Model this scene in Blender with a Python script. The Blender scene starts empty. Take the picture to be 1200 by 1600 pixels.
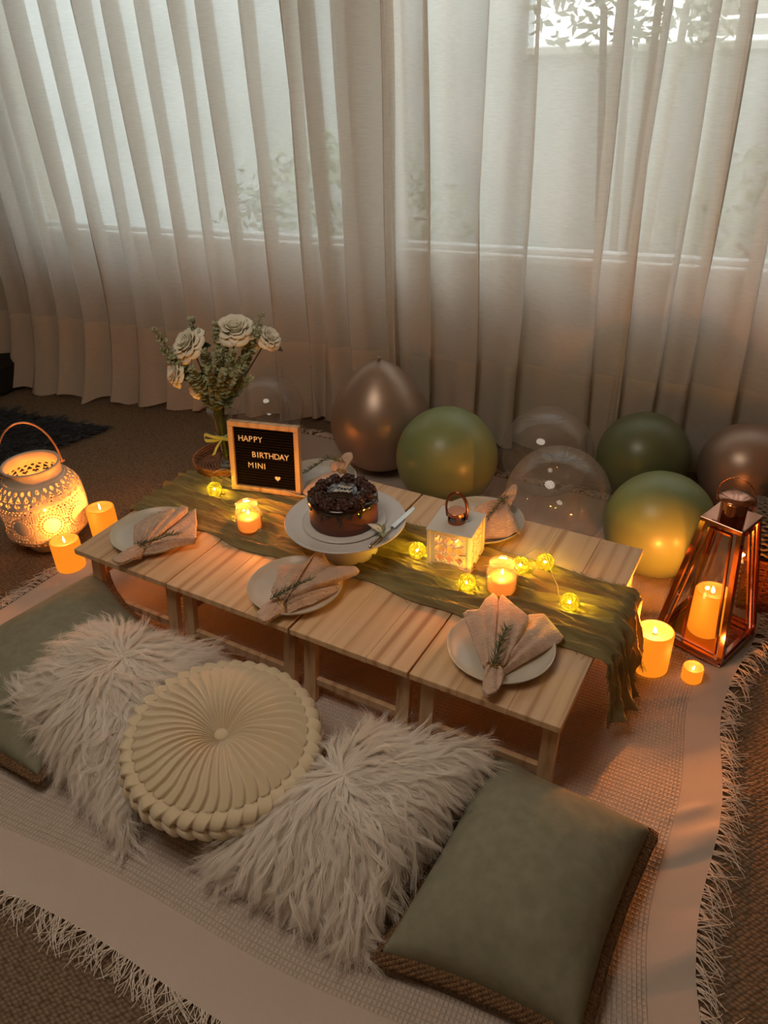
import bpy, math, random
import numpy as np
from mathutils import Vector, Matrix

random.seed(7); RNG = np.random.default_rng(7)
SC = bpy.context.scene
COL = SC.collection

# ------------------------------------------------------------------ camera
EYE = np.array([0.0, 0.0, 1.5])
_f = 1202.0
_dn = np.array([80.0, 1922.0, _f]); _dn /= np.linalg.norm(_dn)
_up = -_dn
_fy = np.array([0, 0, 1.0]) - _up[2] * _up; _fy /= np.linalg.norm(_fy)
_fx = np.cross(_fy, _up)
CR = np.stack([_fx, _fy, _up])                    # camera (right, down, forward) -> world
cam_d = bpy.data.cameras.new('camera'); cam = bpy.data.objects.new('camera', cam_d); COL.objects.link(cam)
cam_d.sensor_fit = 'VERTICAL'; cam_d.sensor_height = 36.0; cam_d.lens = 36.0 * _f / 1600.0
cam_d.clip_start = 0.02; cam_d.clip_end = 200
M = np.eye(4); M[:3, 0] = CR @ [1, 0, 0]; M[:3, 1] = CR @ [0, -1, 0]; M[:3, 2] = CR @ [0, 0, -1]; M[:3, 3] = EYE
cam.matrix_world = Matrix(M.tolist())
SC.camera = cam

# ------------------------------------------------------------------ world, exposure
SC.view_settings.view_transform = 'Standard'; SC.view_settings.look = 'None'
SC.view_settings.gamma = 1; SC.view_settings.use_curve_mapping = False
SC.view_settings.exposure = 0.2
SC.cycles.max_bounces = 8; SC.cycles.transparent_max_bounces = 24
SC.cycles.diffuse_bounces = 4; SC.cycles.glossy_bounces = 4; SC.cycles.transmission_bounces = 6
SC.cycles.sample_clamp_indirect = 3.0; SC.cycles.caustics_reflective = False; SC.cycles.caustics_refractive = False
SKY = 3.8
w = bpy.data.worlds.new('world'); SC.world = w; w.use_nodes = True
nt = w.node_tree; bg = nt.nodes['Background']
tc = nt.nodes.new('ShaderNodeTexCoord'); sx = nt.nodes.new('ShaderNodeSeparateXYZ'); cr = nt.nodes.new('ShaderNodeValToRGB')
nt.links.new(tc.outputs['Generated'], sx.inputs[0]); nt.links.new(sx.outputs['Z'], cr.inputs[0]); nt.links.new(cr.outputs[0], bg.inputs[0])
cr.color_ramp.elements[0].color = (0.92, 0.93, 0.90, 1); cr.color_ramp.elements[1].color = (0.80, 0.87, 0.95, 1)   # overcast evening sky
bg.inputs[1].default_value = SKY

# added warm fill light, unseen overhead, brightens the room interior
ld = bpy.data.lights.new('warm_fill_light', 'AREA'); ld.shape = 'DISK'; ld.size = 1.1; ld.energy = 14.5; ld.color = (1.0, 0.87, 0.71)
lo = bpy.data.objects.new('warm_fill_light', ld); COL.objects.link(lo); lo.location = (-0.7, 0.9, 2.5)

# ------------------------------------------------------------------ helpers
def lin(c):
    return tuple(((x / 255) / 12.92 if x / 255 <= 0.04045 else ((x / 255 + 0.055) / 1.055) ** 2.4) for x in c) + (1,)

def ray(u, v):
    r = CR @ np.array([u - 600.0, v - 800.0, _f]); return r / np.linalg.norm(r)
def P(u, v, z=0.0):
    r = ray(u, v); t = (z - EYE[2]) / r[2]; return EYE + t * r

def mat(name, col, rough=0.6, metal=0.0, sheen=0.0, coat=0.0, spec=0.5, var=None, bump=None, sss=0.0, emit=None, trans=0.0):
    """var=(colour2, scale xyz, detail) colour noise; bump=(kind, scale xyz, strength, distance)"""
    m = bpy.data.materials.new(name); m.use_nodes = True
    n = m.node_tree.nodes; l = m.node_tree.links; b = n['Principled BSDF']
    b.inputs['Base Color'].default_value = lin(col); b.inputs['Roughness'].default_value = rough
    b.inputs['Metallic'].default_value = metal; b.inputs['Sheen Weight'].default_value = sheen
    b.inputs['Coat Weight'].default_value = coat; b.inputs['Specular IOR Level'].default_value = spec
    if sss:
        b.inputs['Subsurface Weight'].default_value = sss; b.inputs['Subsurface Radius'].default_value = (0.03, 0.012, 0.004)
        b.inputs['Subsurface Scale'].default_value = 1.0
    if emit:
        b.inputs['Emission Color'].default_value = (*emit[0], 1); b.inputs['Emission Strength'].default_value = emit[1]
    co = n.new('ShaderNodeTexCoord')
    def mapped(scale, src='Object'):
        mp = n.new('ShaderNodeMapping'); mp.inputs['Scale'].default_value = scale
        l.new(co.outputs[src], mp.inputs[0]); return mp.outputs[0]
    if var:
        c2, scale, detail = var
        t = n.new('ShaderNodeTexNoise'); t.inputs['Scale'].default_value = 1; t.inputs['Detail'].default_value = detail
        l.new(mapped(scale), t.inputs['Vector'])
        r = n.new('ShaderNodeValToRGB'); r.color_ramp.elements[0].position = .35; r.color_ramp.elements[1].position = .65
        r.color_ramp.elements[0].color = lin(col); r.color_ramp.elements[1].color = lin(c2)
        l.new(t.outputs['Fac'], r.inputs[0]); l.new(r.outputs[0], b.inputs['Base Color'])
    if bump:
        kind, scale, st, dist = bump
        src = 'UV' if kind.endswith('uv') else 'Object'; kind = kind.replace('uv', '')
        v = mapped(scale, src)
        if kind == 'noise':
            t = n.new('ShaderNodeTexNoise'); t.inputs['Scale'].default_value = 1; t.inputs['Detail'].default_value = 4
            l.new(v, t.inputs['Vector']); h = t.outputs['Fac']
        elif kind == 'voronoi':
            t = n.new('ShaderNodeTexVoronoi'); t.inputs['Scale'].default_value = 1
            l.new(v, t.inputs['Vector']); h = t.outputs['Distance']
        elif kind == 'weave':
            s = n.new('ShaderNodeSeparateXYZ'); l.new(v, s.inputs[0])
            outs = []
            for a in ('X', 'Y'):
                q = n.new('ShaderNodeMath'); q.operation = 'SINE'; l.new(s.outputs[a], q.inputs[0])
                q2 = n.new('ShaderNodeMath'); q2.operation = 'ABSOLUTE'; l.new(q.outputs[0], q2.inputs[0]); outs.append(q2.outputs[0])
            q = n.new('ShaderNodeMath'); q.operation = 'MULTIPLY'; l.new(outs[0], q.inputs[0]); l.new(outs[1], q.inputs[1]); h = q.outputs[0]
        bp = n.new('ShaderNodeBump'); bp.inputs['Strength'].default_value = st; bp.inputs['Distance'].default_value = dist
        l.new(h, bp.inputs['Height']); l.new(bp.outputs[0], b.inputs['Normal'])
    return m

def glass_mat(name, tint=(1, 1, 1), refl=1.0, rough=0.02, film=0.0):
    m = bpy.data.materials.new(name); m.use_nodes = True; n = m.node_tree.nodes; l = m.node_tree.links; n.clear()
    o = n.new('ShaderNodeOutputMaterial'); tr = n.new('ShaderNodeBsdfTransparent'); gl = n.new('ShaderNodeBsdfGlossy')
    tr.inputs[0].default_value = (*tint, 1); gl.inputs['Roughness'].default_value = rough
    lw = n.new('ShaderNodeLayerWeight'); lw.inputs[0].default_value = .5
    pw = n.new('ShaderNodeMath'); pw.operation = 'POWER'; pw.inputs[1].default_value = 4.0; l.new(lw.outputs['Facing'], pw.inputs[0])
    ml = n.new('ShaderNodeMath'); ml.operation = 'MULTIPLY_ADD'; ml.inputs[1].default_value = .5 * refl; ml.inputs[2].default_value = .06 * refl; ml.use_clamp = True
    mx = n.new('ShaderNodeMixShader'); l.new(pw.outputs[0], ml.inputs[0]); l.new(ml.outputs[0], mx.inputs[0])
    last = tr.outputs[0]
    if film:
        df = n.new('ShaderNodeBsdfDiffuse'); df.inputs[0].default_value = (.8, .78, .74, 1)
        fm = n.new('ShaderNodeMixShader'); lf = n.new('ShaderNodeLayerWeight'); lf.inputs[0].default_value = 0.25
        mm = n.new('ShaderNodeMath'); mm.operation = 'MULTIPLY_ADD'; mm.inputs[1].default_value = film * 2.2; mm.inputs[2].default_value = film * .5
        l.new(lf.outputs['Facing'], mm.inputs[0]); l.new(mm.outputs[0], fm.inputs[0]); l.new(tr.outputs[0], fm.inputs[1]); l.new(df.outputs[0], fm.inputs[2]); last = fm.outputs[0]
    l.new(last, mx.inputs[1]); l.new(gl.outputs[0], mx.inputs[2]); l.new(mx.outputs[0], o.inputs[0])
    return m

def tag(o, label=None, cat=None, group=None, kind=None):
    if label: o['label'] = label
    if cat: o['category'] = cat
    if group: o['group'] = group
    if kind: o['kind'] = kind
    return o
def empty(name, loc=(0, 0, 0), rz=0.0, label=None, cat=None, group=None):
    o = bpy.data.objects.new(name, None); COL.objects.link(o); o.empty_display_size = .05
    o.location = tuple(float(x) for x in loc); o.rotation_euler = (0, 0, rz)
    return tag(o, label, cat, group)
def copy_tree(o, parent=None):
    c = o.copy(); COL.objects.link(c); c.parent = parent
    for ch in list(o.children): copy_tree(ch, c)
    return c

class MB:
    def __init__(s): s.v = []; s.f = []; s.uv = None
    def add(s, vs, fs):
        k = len(s.v); s.v.extend([tuple(map(float, p)) for p in vs]); s.f.extend([tuple(i + k for i in f) for f in fs]); return s
    def box(s, a, b, bev=0.0, T=None):
        x0, y0, z0 = a; x1, y1, z1 = b
        if bev <= 0:
            vs = [(x, y, z) for z in (z0, z1) for y in (y0, y1) for x in (x0, x1)]
            fs = [(0, 2, 3, 1), (4, 5, 7, 6), (0, 1, 5, 4), (2, 6, 7, 3), (0, 4, 6, 2), (1, 3, 7, 5)]
        else:
            # chamfered box: 24 verts
            vs = []; idx = {}
            for i, x in enumerate((x0, x1)):
                for j, y in enumerate((y0, y1)):
                    for k, z in enumerate((z0, z1)):
                        sx, sy, sz = (1 if i == 0 else -1), (1 if j == 0 else -1), (1 if k == 0 else -1)
                        for ax in range(3):
                            p = [x + sx * bev, y + sy * bev, z + sz * bev]; p[ax] = (x, y, z)[ax]
                            idx[(i, j, k, ax)] = len(vs); vs.append(tuple(p))
            fs = []
            for ax in range(3):
                o1, o2 = [q for q in range(3) if q != ax]
                for s_ in (0, 1):
                    q = []
                    for a_, b_ in ((0, 0), (1, 0), (1, 1), (0, 1)):
                        c = [0, 0, 0]; c[ax] = s_; c[o1] = a_; c[o2] = b_; q.append(idx[(*c, ax)])
                    if (s_ == 1) == (ax == 1): q.reverse()
                    fs.append(tuple(q))
                    # edges handled below
            for ax in range(3):
                o1, o2 = [q for q in range(3) if q != ax]
                for a_ in (0, 1):
                    for b_ in (0, 1):
                        c0 = [0, 0, 0]; c0[o1] = a_; c0[o2] = b_; c1 = list(c0); c1[ax] = 1
                        fs.append((idx[(*c0, o1)], idx[(*c0, o2)], idx[(*c1, o2)], idx[(*c1, o1)]))
            for i in (0, 1):
                for j in (0, 1):
                    for k in (0, 1): fs.append((idx[(i, j, k, 0)], idx[(i, j, k, 1)], idx[(i, j, k, 2)]))
        if T is not None: vs = [tuple(T @ Vector(p)) for p in vs]
        return s.add(vs, fs)
    def prism(s, A, B, w1, w2=None, up=None):
        """square bar from A to B"""
        A = Vector(A); B = Vector(B); w2 = w2 or w1; d = (B - A).normalized()
        u = Vector(up) if up is not None else (Vector((0, 0, 1)) if abs(d.z) < .95 else Vector((1, 0, 0)))
        a = d.cross(u).normalized(); b = a.cross(d).normalized()
        vs = [p + a * sa * w1 / 2 + b * sb * w2 / 2 for p in (A, B) for sa, sb in ((-1, -1), (1, -1), (1, 1), (-1, 1))]
        return s.add(vs, [(3, 2, 1, 0), (4, 5, 6, 7), (0, 1, 5, 4), (1, 2, 6, 5), (2, 3, 7, 6), (3, 0, 4, 7)])
    def tube(s, pts, r, n=8, closed=False, flat=1.0):
        pts = [Vector(p) for p in pts]; N = len(pts); rr = r if hasattr(r, '__len__') else [r] * N
        vs = []; pa = None
        for i, p in enumerate(pts):
            t = (pts[(i + 1) % N] - pts[i - 1]) if closed else (pts[min(i + 1, N - 1)] - pts[max(i - 1, 0)])
            t = t.normalized() if t.length > 1e-9 else Vector((0, 0, 1))
            if pa is None: pa = t.orthogonal().normalized()
            pa = (pa - t * pa.dot(t)).normalized(); pb = t.cross(pa)
            for k in range(n):
                a = 2 * math.pi * k / n; vs.append(p + pa * math.cos(a) * rr[i] + pb * math.sin(a) * rr[i] * flat)
        fs = []
        for i in range(N if closed else N - 1):
            j = (i + 1) % N
            for k in range(n): fs.append((i * n + k, i * n + (k + 1) % n, j * n + (k + 1) % n, j * n + k))
        if not closed: fs += [tuple(range(n - 1, -1, -1)), tuple((N - 1) * n + k for k in range(n))]
        return s.add(vs, fs)
    def lathe(s, prof, n=48, c=(0, 0, 0), fn=None):
        vs = []; k = len(prof)
        for i in range(n):
            a = 2 * math.pi * i / n
            for r, z in prof:
                if fn: r, z = fn(r, z, a)
                vs.append((c[0] + r * math.cos(a), c[1] + r * math.sin(a), c[2] + z))
        fs = []
        for i in range(n):
            j = (i + 1) % n
            for q in range(k - 1): fs.append((i * k + q, j * k + q, j * k + q + 1, i * k + q + 1))
        return s.add(vs, fs)
    def grid(s, A, wrap=False, both=False):
        """A: array (n,m,3)"""
        n, m, _ = A.shape; k = len(s.v); s.v.extend(map(tuple, A.reshape(-1, 3).tolist()))
        for i in range(n - 1 if not wrap else n):
            ii = (i + 1) % n
            for j in range(m - 1): s.f.append((k + i * m + j, k + ii * m + j, k + ii * m + j + 1, k + i * m + j + 1))
        return s
    def sphere(s, c, r, n=16, m=10, sc=(1, 1, 1)):
        A = np.zeros((n, m + 1, 3))
        for i in range(n):
            for j in range(m + 1):
                a = 2 * math.pi * i / n; b = math.pi * j / m
                A[i, j] = (c[0] + r * sc[0] * math.sin(b) * math.cos(a), c[1] + r * sc[1] * math.sin(b) * math.sin(a), c[2] - r * sc[2] * math.cos(b))
        return s.grid(A, wrap=True)
    def build(s, name, m, parent=None, smooth=False, solid=0.0, weld=False, sub=0, label=None, kind=None, off=0):
        me = bpy.data.meshes.new(name); me.from_pydata(s.v, [], s.f)
        if weld:
            import bmesh
            bm = bmesh.new(); bm.from_mesh(me); bmesh.ops.remove_doubles(bm, verts=bm.verts, dist=1e-6)
            bmesh.ops.recalc_face_normals(bm, faces=bm.faces); bm.to_mesh(me); bm.free()
        me.materials.append(m)
        if smooth: me.shade_smooth()
        me.update()
        o = bpy.data.objects.new(name, me); COL.objects.link(o)
        if parent is not None: o.parent = parent
        if solid: md = o.modifiers.new('solid', 'SOLIDIFY'); md.thickness = solid; md.offset = off
        if sub: md = o.modifiers.new('sub', 'SUBSURF'); md.levels = sub; md.render_levels = sub
        if label: o['label'] = label
        if kind: o['kind'] = kind
        return o

def hair(name, S, R, m, parent=None):
    N, K, _ = S.shape
    hc = bpy.data.hair_curves.new(name); hc.add_curves([K] * N)
    hc.attributes['position'].data.foreach_set('vector', S.astype(np.float32).ravel())
    at = hc.attributes.get('radius') or hc.attributes.new('radius', 'FLOAT', 'POINT')
    at.data.foreach_set('value', R.astype(np.float32).ravel())
    hc.materials.append(m); o = bpy.data.objects.new(name, hc); COL.objects.link(o)
    if parent is not None: o.parent = parent
    return o

_perm = RNG.random((256, 256))
def vn(x, y):
    """smooth value noise 0..1, vectorised"""
    x = np.asarray(x, float); y = np.asarray(y, float)
    xi = np.floor(x).astype(int); yi = np.floor(y).astype(int); fx = x - xi; fy = y - yi
    fx = fx * fx * (3 - 2 * fx); fy = fy * fy * (3 - 2 * fy)
    g = lambda a, b: _perm[a % 256, b % 256]
    return (g(xi, yi) * (1 - fx) + g(xi + 1, yi) * fx) * (1 - fy) + (g(xi, yi + 1) * (1 - fx) + g(xi + 1, yi + 1) * fx) * fy
def fbm(x, y, o=4):
    s = 0; a = .5
    for k in range(o): s = s + a * vn(x * 2 ** k + 17 * k, y * 2 ** k + 5 * k); a *= .5
    return s

def point_light(name, loc, e, col, r=0.01):
    d = bpy.data.lights.new(name, 'POINT'); d.energy = e; d.color = col; d.shadow_soft_size = r
    o = bpy.data.objects.new(name, d); COL.objects.link(o); o.location = tuple(float(x) for x in loc); return o

# ------------------------------------------------------------------ room frame (along the window wall: s, out of the room: o, up: z)
C0 = np.array([-1.07388, 3.55441, 0]); WD = np.array([0.919135, -0.393942, 0]); WN = np.array([0.393942, 0.919135, 0])
WRZ = math.radians(-23.2)
def W(s, o, z): return C0 + WD * s + WN * o + np.array([0, 0, z])
def wall_root(name): return empty(name, C0, WRZ)      # local x = s, local y = outwards

m_wall = mat('wall_paint', (196, 184, 160), .9, var=((188, 176, 152), (3, 3, 3), 3))
m_ceil = mat('ceiling_paint', (225, 220, 208), .95)
m_sill = mat('sill_paint', (235, 232, 224), .4)
m_frame = mat('window_frame_white', (225, 226, 224), .4)
m_pane = glass_mat('window_glass', (.95, .97, .97), .6)

# carpet: looped knots in rows
def carpet_material():
    m = bpy.data.materials.new('loop_carpet'); m.use_nodes = True; n = m.node_tree.nodes; l = m.node_tree.links; b = n['Principled BSDF']
    b.inputs['Roughness'].default_value = .95; b.inputs['Specular IOR Level'].default_value = .1
    co = n.new('ShaderNodeTexCoord'); mp = n.new('ShaderNodeMapping'); mp.inputs['Rotation'].default_value = (0, 0, math.radians(31)); mp.inputs['Scale'].default_value = (1, 1.5, 1)
    l.new(co.outputs['Object'], mp.inputs[0])
    nz = n.new('ShaderNodeTexNoise'); nz.inputs['Scale'].default_value = 60; l.new(mp.outputs[0], nz.inputs['Vector'])
    ad = n.new('ShaderNodeMix'); ad.data_type = 'RGBA'; ad.blend_type = 'LINEAR_LIGHT'; ad.inputs[0].default_value = .004
    l.new(mp.outputs[0], ad.inputs[6]); l.new(nz.outputs['Color'], ad.inputs[7])
    v = n.new('ShaderNodeTexVoronoi'); v.inputs['Scale'].default_value = 88; v.inputs['Randomness'].default_value = .35; l.new(ad.outputs[2], v.inputs['Vector'])
    r = n.new('ShaderNodeValToRGB'); r.color_ramp.elements[0].color = lin((148, 126, 104)); r.color_ramp.elements[1].color = lin((90, 74, 58))
    r.color_ramp.elements[0].position = .1; r.color_ramp.elements[1].position = .75
    l.new(v.outputs['Distance'], r.inputs[0]); l.new(r.outputs[0], b.inputs['Base Color'])
    bp = n.new('ShaderNodeBump'); bp.inputs['Strength'].default_value = .9; bp.inputs['Distance'].default_value = .006; bp.invert = True
    l.new(v.outputs['Distance'], bp.inputs['Height']); l.new(bp.outputs[0], b.inputs['Normal'])
    return m
fl = MB().box((-5.2, -5.4, -.12), (8.0, 1.0, 0.0)); flo = fl.build('floor', carpet_material(), None); flo.location = tuple(C0); flo.rotation_euler = (0, 0, WRZ); tag(flo, kind='structure')

# window wall with two openings
SILL = 0.748; TOPZ = 2.2; OFF = .15; TH = .16
WINS = [(-.68, 1.03), (1.20, 3.2)]
wl = MB()
wl.box((-1.75, OFF, 0), (4.6, OFF + TH, SILL)).box((-1.75, OFF, TOPZ), (4.6, OFF + TH, 2.62))
xs = [-1.75] + [q for a in WINS for q in a] + [4.6]
for a, b in zip(xs[::2], xs[1::2]): wl.box((a, OFF, SILL), (b, OFF + TH, TOPZ))
r = wl.build('wall_back', m_wall); r.location = tuple(C0); r.rotation_euler = (0, 0, WRZ); tag(r, kind='structure')
lw = MB().box((-1.9, -4.4, 0), (-1.75, OFF + TH, 2.62)).build('wall_left', m_wall); lw.location = tuple(C0); lw.rotation_euler = (0, 0, WRZ); tag(lw, kind='structure')
MB().box((4.6, -4.4, 0), (4.75, OFF + TH, 2.62)).build('wall_right', m_wall)
MB().box((-1.9, -4.55, 0), (4.75, -4.4, 2.62)).build('wall_front', m_wall)
for nm in ('wall_right', 'wall_front'): q = bpy.data.objects[nm]; q.location = tuple(C0); q.rotation_euler = (0, 0, WRZ); tag(q, kind='structure')
ce = MB().box((-1.9, -4.4, 2.62), (4.75, OFF + TH, 2.72)).build('ceiling', m_ceil); ce.location = tuple(C0); ce.rotation_euler = (0, 0, WRZ); tag(ce, kind='structure')
bb = MB().box((-1.75, OFF - .015, 0), (4.6, OFF - .0005, .09), .003).build('baseboard_back', m_sill); bb.location = tuple(C0); bb.rotation_euler = (0, 0, WRZ); tag(bb, kind='structure')
for k, (a, b) in enumerate(WINS):
    wr = wall_root('window_%d' % (k + 1)); tag(wr, kind='structure')
    f = MB(); g = .022
    f.box((a, OFF + .02, SILL), (b, OFF + .07, SILL + g), .004).box((a, OFF + .02, TOPZ - g), (b, OFF + .07, TOPZ), .004)
    f.box((a, OFF + .02, SILL + g), (a + g, OFF + .07, TOPZ - g), .004).box((b - g, OFF + .02, SILL + g), (b, OFF + .07, TOPZ - g), .004)
    f.build('window_frame', m_frame, wr)
    MB().box((a + g, OFF + .042, SILL + g), (b - g, OFF + .048, TOPZ - g)).build('pane', m_pane, wr)
    MB().box((a - .03, OFF - .02, SILL - .022), (b + .05, OFF + .02, SILL + .004), .004).build('window_sill', m_sill, wr)

# outdoors beyond the glass: paving, a rendered garden wall, slatted fence on it, neighbour's shrubs
m_pav = mat('paving', (222, 225, 222), .9, var=((165, 172, 165), (1.2, 1.2, 1), 4))
m_rend = mat('render_wall', (224, 232, 234), .9, var=((200, 210, 210), (1.5, 1.5, 2.5), 4))
m_slat = mat('white_slat', (240, 238, 228), .5)
m_hedge = mat('hedge_leaf', (112, 134, 96), .6, var=((168, 182, 146), (3, 3, 3), 2))
def outd(o): o.location = tuple(C0); o.rotation_euler = (0, 0, WRZ); return o
tag(outd(MB().box((-9, .5, -.25), (12, 9, -.2)).build('ground', m_pav)), kind='structure')
gw = outd(empty('garden_wall')); tag(gw, 'long pale rendered garden wall outdoors beyond both windows', 'wall')
MB().box((-7, 1.9, -.2), (1.3, 2.05, 2.9)).box((1.3, 1.9, -.2), (6.5, 2.05, 1.36)).build('render', m_rend, gw)
MB().box((1.3, 1.87, 1.36), (6.5, 2.08, 1.4), .005).build('coping', m_slat, gw)
fe = outd(empty('slatted_fence')); tag(fe, 'white horizontal slatted screen outdoors above the rendered wall', 'fence')
for k in range(12):
    z = 1.42 + k * .085
    MB().box((2.1, 1.93, z), (6.4, 1.955, z + .07), .003).build('slat', m_slat, fe)
for x in (2.15, 3.5, 4.9, 6.3): MB().box((x, 1.96, 1.4), (x + .06, 2.02, 2.5)).build('post', m_slat, fe)
def leaf_cloud(name, c, rad, n, size, label, cat):
    rt = outd(empty(name)); tag(rt, label, cat)
    mb = MB(); rg = random.Random(n)
    for k in range(n):
        d = Vector((rg.gauss(0, 1), rg.gauss(0, 1), rg.gauss(0, 1))).normalized() * rg.uniform(.35, 1) ** .5
        p = Vector((c[0] + d.x * rad[0], c[1] + d.y * rad[1], c[2] + d.z * rad[2]))
        a = Vector((rg.uniform(-1, 1), rg.uniform(-1, 1), rg.uniform(-.6, .6))).normalized(); b = a.orthogonal().normalized()
        s = size * rg.uniform(.6, 1.2)
        mb.add([p - a * s, p + b * s * .35, p + a * s, p - b * s * .35], [(0, 1, 2, 3)])
    mb.build('foliage', m_hedge, rt, kind='stuff')
    t = MB()
    for q in range(4):
        t.tube([(c[0] + q * .05, c[1], -.2), (c[0] + q * .12 - .15, c[1], c[2] - rad[2] * .4), (c[0] + (q - 1.5) * rad[0] * .5, c[1], c[2] + rad[2] * .3)], [.025, .018, .006], 6)
    t.build('branch', mat('bark_' + name, (120, 105, 85), .9), rt)
leaf_cloud('garden_shrub', (1.9, 1.45, 1.75), (.6, .3, .5), 900, .045, 'leafy shrub outdoors at the top of the right window', 'shrub')
leaf_cloud('garden_bush', (.35, 1.5, .45), (.9, .25, .6), 1200, .05, 'green bush outdoors beyond the left window', 'bush')
leaf_cloud('garden_bush', (2.9, 1.5, .55), (.8, .3, .55), 800, .05, 'low bush outdoors against the pale rendered wall', 'bush')

# ------------------------------------------------------------------ sheer curtains
def curtain_material(name, through, col, edge=.45):
    m = bpy.data.materials.new(name); m.use_nodes = True; n = m.node_tree.nodes; l = m.node_tree.links; n.clear()
    o = n.new('ShaderNodeOutputMaterial'); co = n.new('ShaderNodeTexCoord')
    df = n.new('ShaderNodeBsdfDiffuse'); tl = n.new('ShaderNodeBsdfTranslucent'); tr = n.new('ShaderNodeBsdfTransparent')
    # woven threads: fine colour irregularity
    mp = n.new('ShaderNodeMapping'); mp.inputs['Scale'].default_value = (30, 30, 500); l.new(co.outputs['Object'], mp.inputs[0])
    nz = n.new('ShaderNodeTexNoise'); nz.inputs['Scale'].default_value = 1; nz.inputs['Detail'].default_value = 3; l.new(mp.outputs[0], nz.inputs['Vector'])
    r = n.new('ShaderNodeValToRGB'); r.color_ramp.elements[0].position = .3; r.color_ramp.elements[1].position = .7
    r.color_ramp.elements[0].color = lin([c - 14 for c in col]); r.color_ramp.elements[1].color = lin(col)
    l.new(nz.outputs['Fac'], r.inputs[0]); l.new(r.outputs[0], df.inputs[0]); l.new(r.outputs[0], tl.inputs[0])
    a = n.new('ShaderNodeMixShader'); a.inputs[0].default_value = .5; l.new(df.outputs[0], a.inputs[1]); l.new(tl.outputs[0], a.inputs[2])
    lw = n.new('ShaderNodeLayerWeight'); lw.inputs[0].default_value = edge
    mr = n.new('ShaderNodeMapRange'); mr.inputs['From Min'].default_value = 0; mr.inputs['From Max'].default_value = .8
    mr.inputs['To Min'].default_value = through; mr.inputs['To Max'].default_value = 0.0
    l.new(lw.outputs['Facing'], mr.inputs['Value'])
    mx = n.new('ShaderNodeMixShader'); l.new(mr.outputs[0], mx.inputs[0]); l.new(a.outputs[0], mx.inputs[1]); l.new(tr.outputs[0], mx.inputs[2])
    l.new(mx.outputs[0], o.inputs[0]); return m
m_cur = curtain_material('sheer_linen', .28, (238, 232, 222))
m_hem = curtain_material('sheer_linen_hem', .12, (238, 230, 218))
FOLDS_L = [-1.16, -.98, -.80, -.64, -.479, -.328, -.166, -.009, .137, .281, .422, .553, .728, .885, .962, 1.082, 1.244]
FOLDS_R = [1.243, 1.393, 1.596, 1.762, 2.025, 2.144, 2.282, 2.38, 2.54, 2.72, 2.9, 3.08, 3.25, 3.45, 3.65, 3.85, 4.05]
def curtain(label, folds, seed, flip):
    rg = np.random.default_rng(seed); K = 26; NZ = 46
    zs = np.concatenate([np.linspace(.004, .4, 14), np.linspace(.44, 2.5, NZ - 14)])
    S = []; O = []; Fi = []
    for i in range(len(folds) - 1):
        L = folds[i + 1] - folds[i]; A = min(.042, .26 * L) * rg.uniform(.8, 1.15); de = rg.uniform(.03, .055)
        t = np.arange(K) / K; k1 = .70
        go = t < k1; q = np.where(go, t / k1, (t - k1) / (1 - k1))
        ss = np.where(go, -de / 2 + (L + de) * q, L + de / 2 - de * q); oo = np.where(go, -A + 2 * A * (q ** 1.4), A - 2 * A * q)
        if flip < 0: ss = (L - ss)[::-1]; oo = oo[::-1]
        S.append(folds[i] + ss); O.append(oo + .007 * np.sin(4 * np.pi * t + rg.uniform(0, 6))); Fi.append(np.full(K, i))
    S.append([folds[-1]]); O.append([-.03]); Fi.append([len(folds) - 2]); S = np.concatenate(S); O = np.concatenate(O); Fi = np.concatenate(Fi)
    ker = np.array([.1, .23, .34, .23, .1]); S = np.convolve(np.pad(S, 2, mode='edge'), ker, 'valid'); O = np.convolve(np.pad(O, 2, mode='edge'), ker, 'valid')
    A = np.zeros((len(S), NZ, 3))
    for j, z in enumerate(zs):
        amp = 1 + .22 * math.sin(z * 2.2 + seed) ; low = max(0, (.55 - z) / .55)
        wob = .010 * np.sin(Fi * 2.1 + z * 2.7 + seed) + .02 * low ** 2 * np.sin(Fi * 1.7 + 2)
        fl = low ** 2 * .13 * np.maximum(0, (.9 - S) / 1.2).clip(0, 1)
        A[:, j, 0] = S + wob + (.012 * low * np.sin(S * 31)); A[:, j, 1] = O * amp * (1 + low * .3) - fl; A[:, j, 2] = z + (0.012 * (1 + np.sin(S * 23)) * low ** 3 if z > .01 else 0.012 * (1 + np.sin(S * 23)))
    rt = wall_root('sheer_curtain'); tag(rt, label, 'curtain', 'sheer curtains across the windows')
    c = MB().grid(A).build('curtain_panel', m_cur, rt, smooth=True)
    nh = int(np.sum(zs < .40)); B = A[:, :nh].copy(); B[:, :, 1] -= .0035
    MB().grid(B).build('hem', m_hem, rt, smooth=True, label='doubled hem band along the bottom')
curtain('off white sheer curtain across the left window, behind the vase of roses', FOLDS_L, 3, 1)
curtain('off white sheer curtain across the right window, behind the row of balloons', FOLDS_R, 5, -1)

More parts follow.
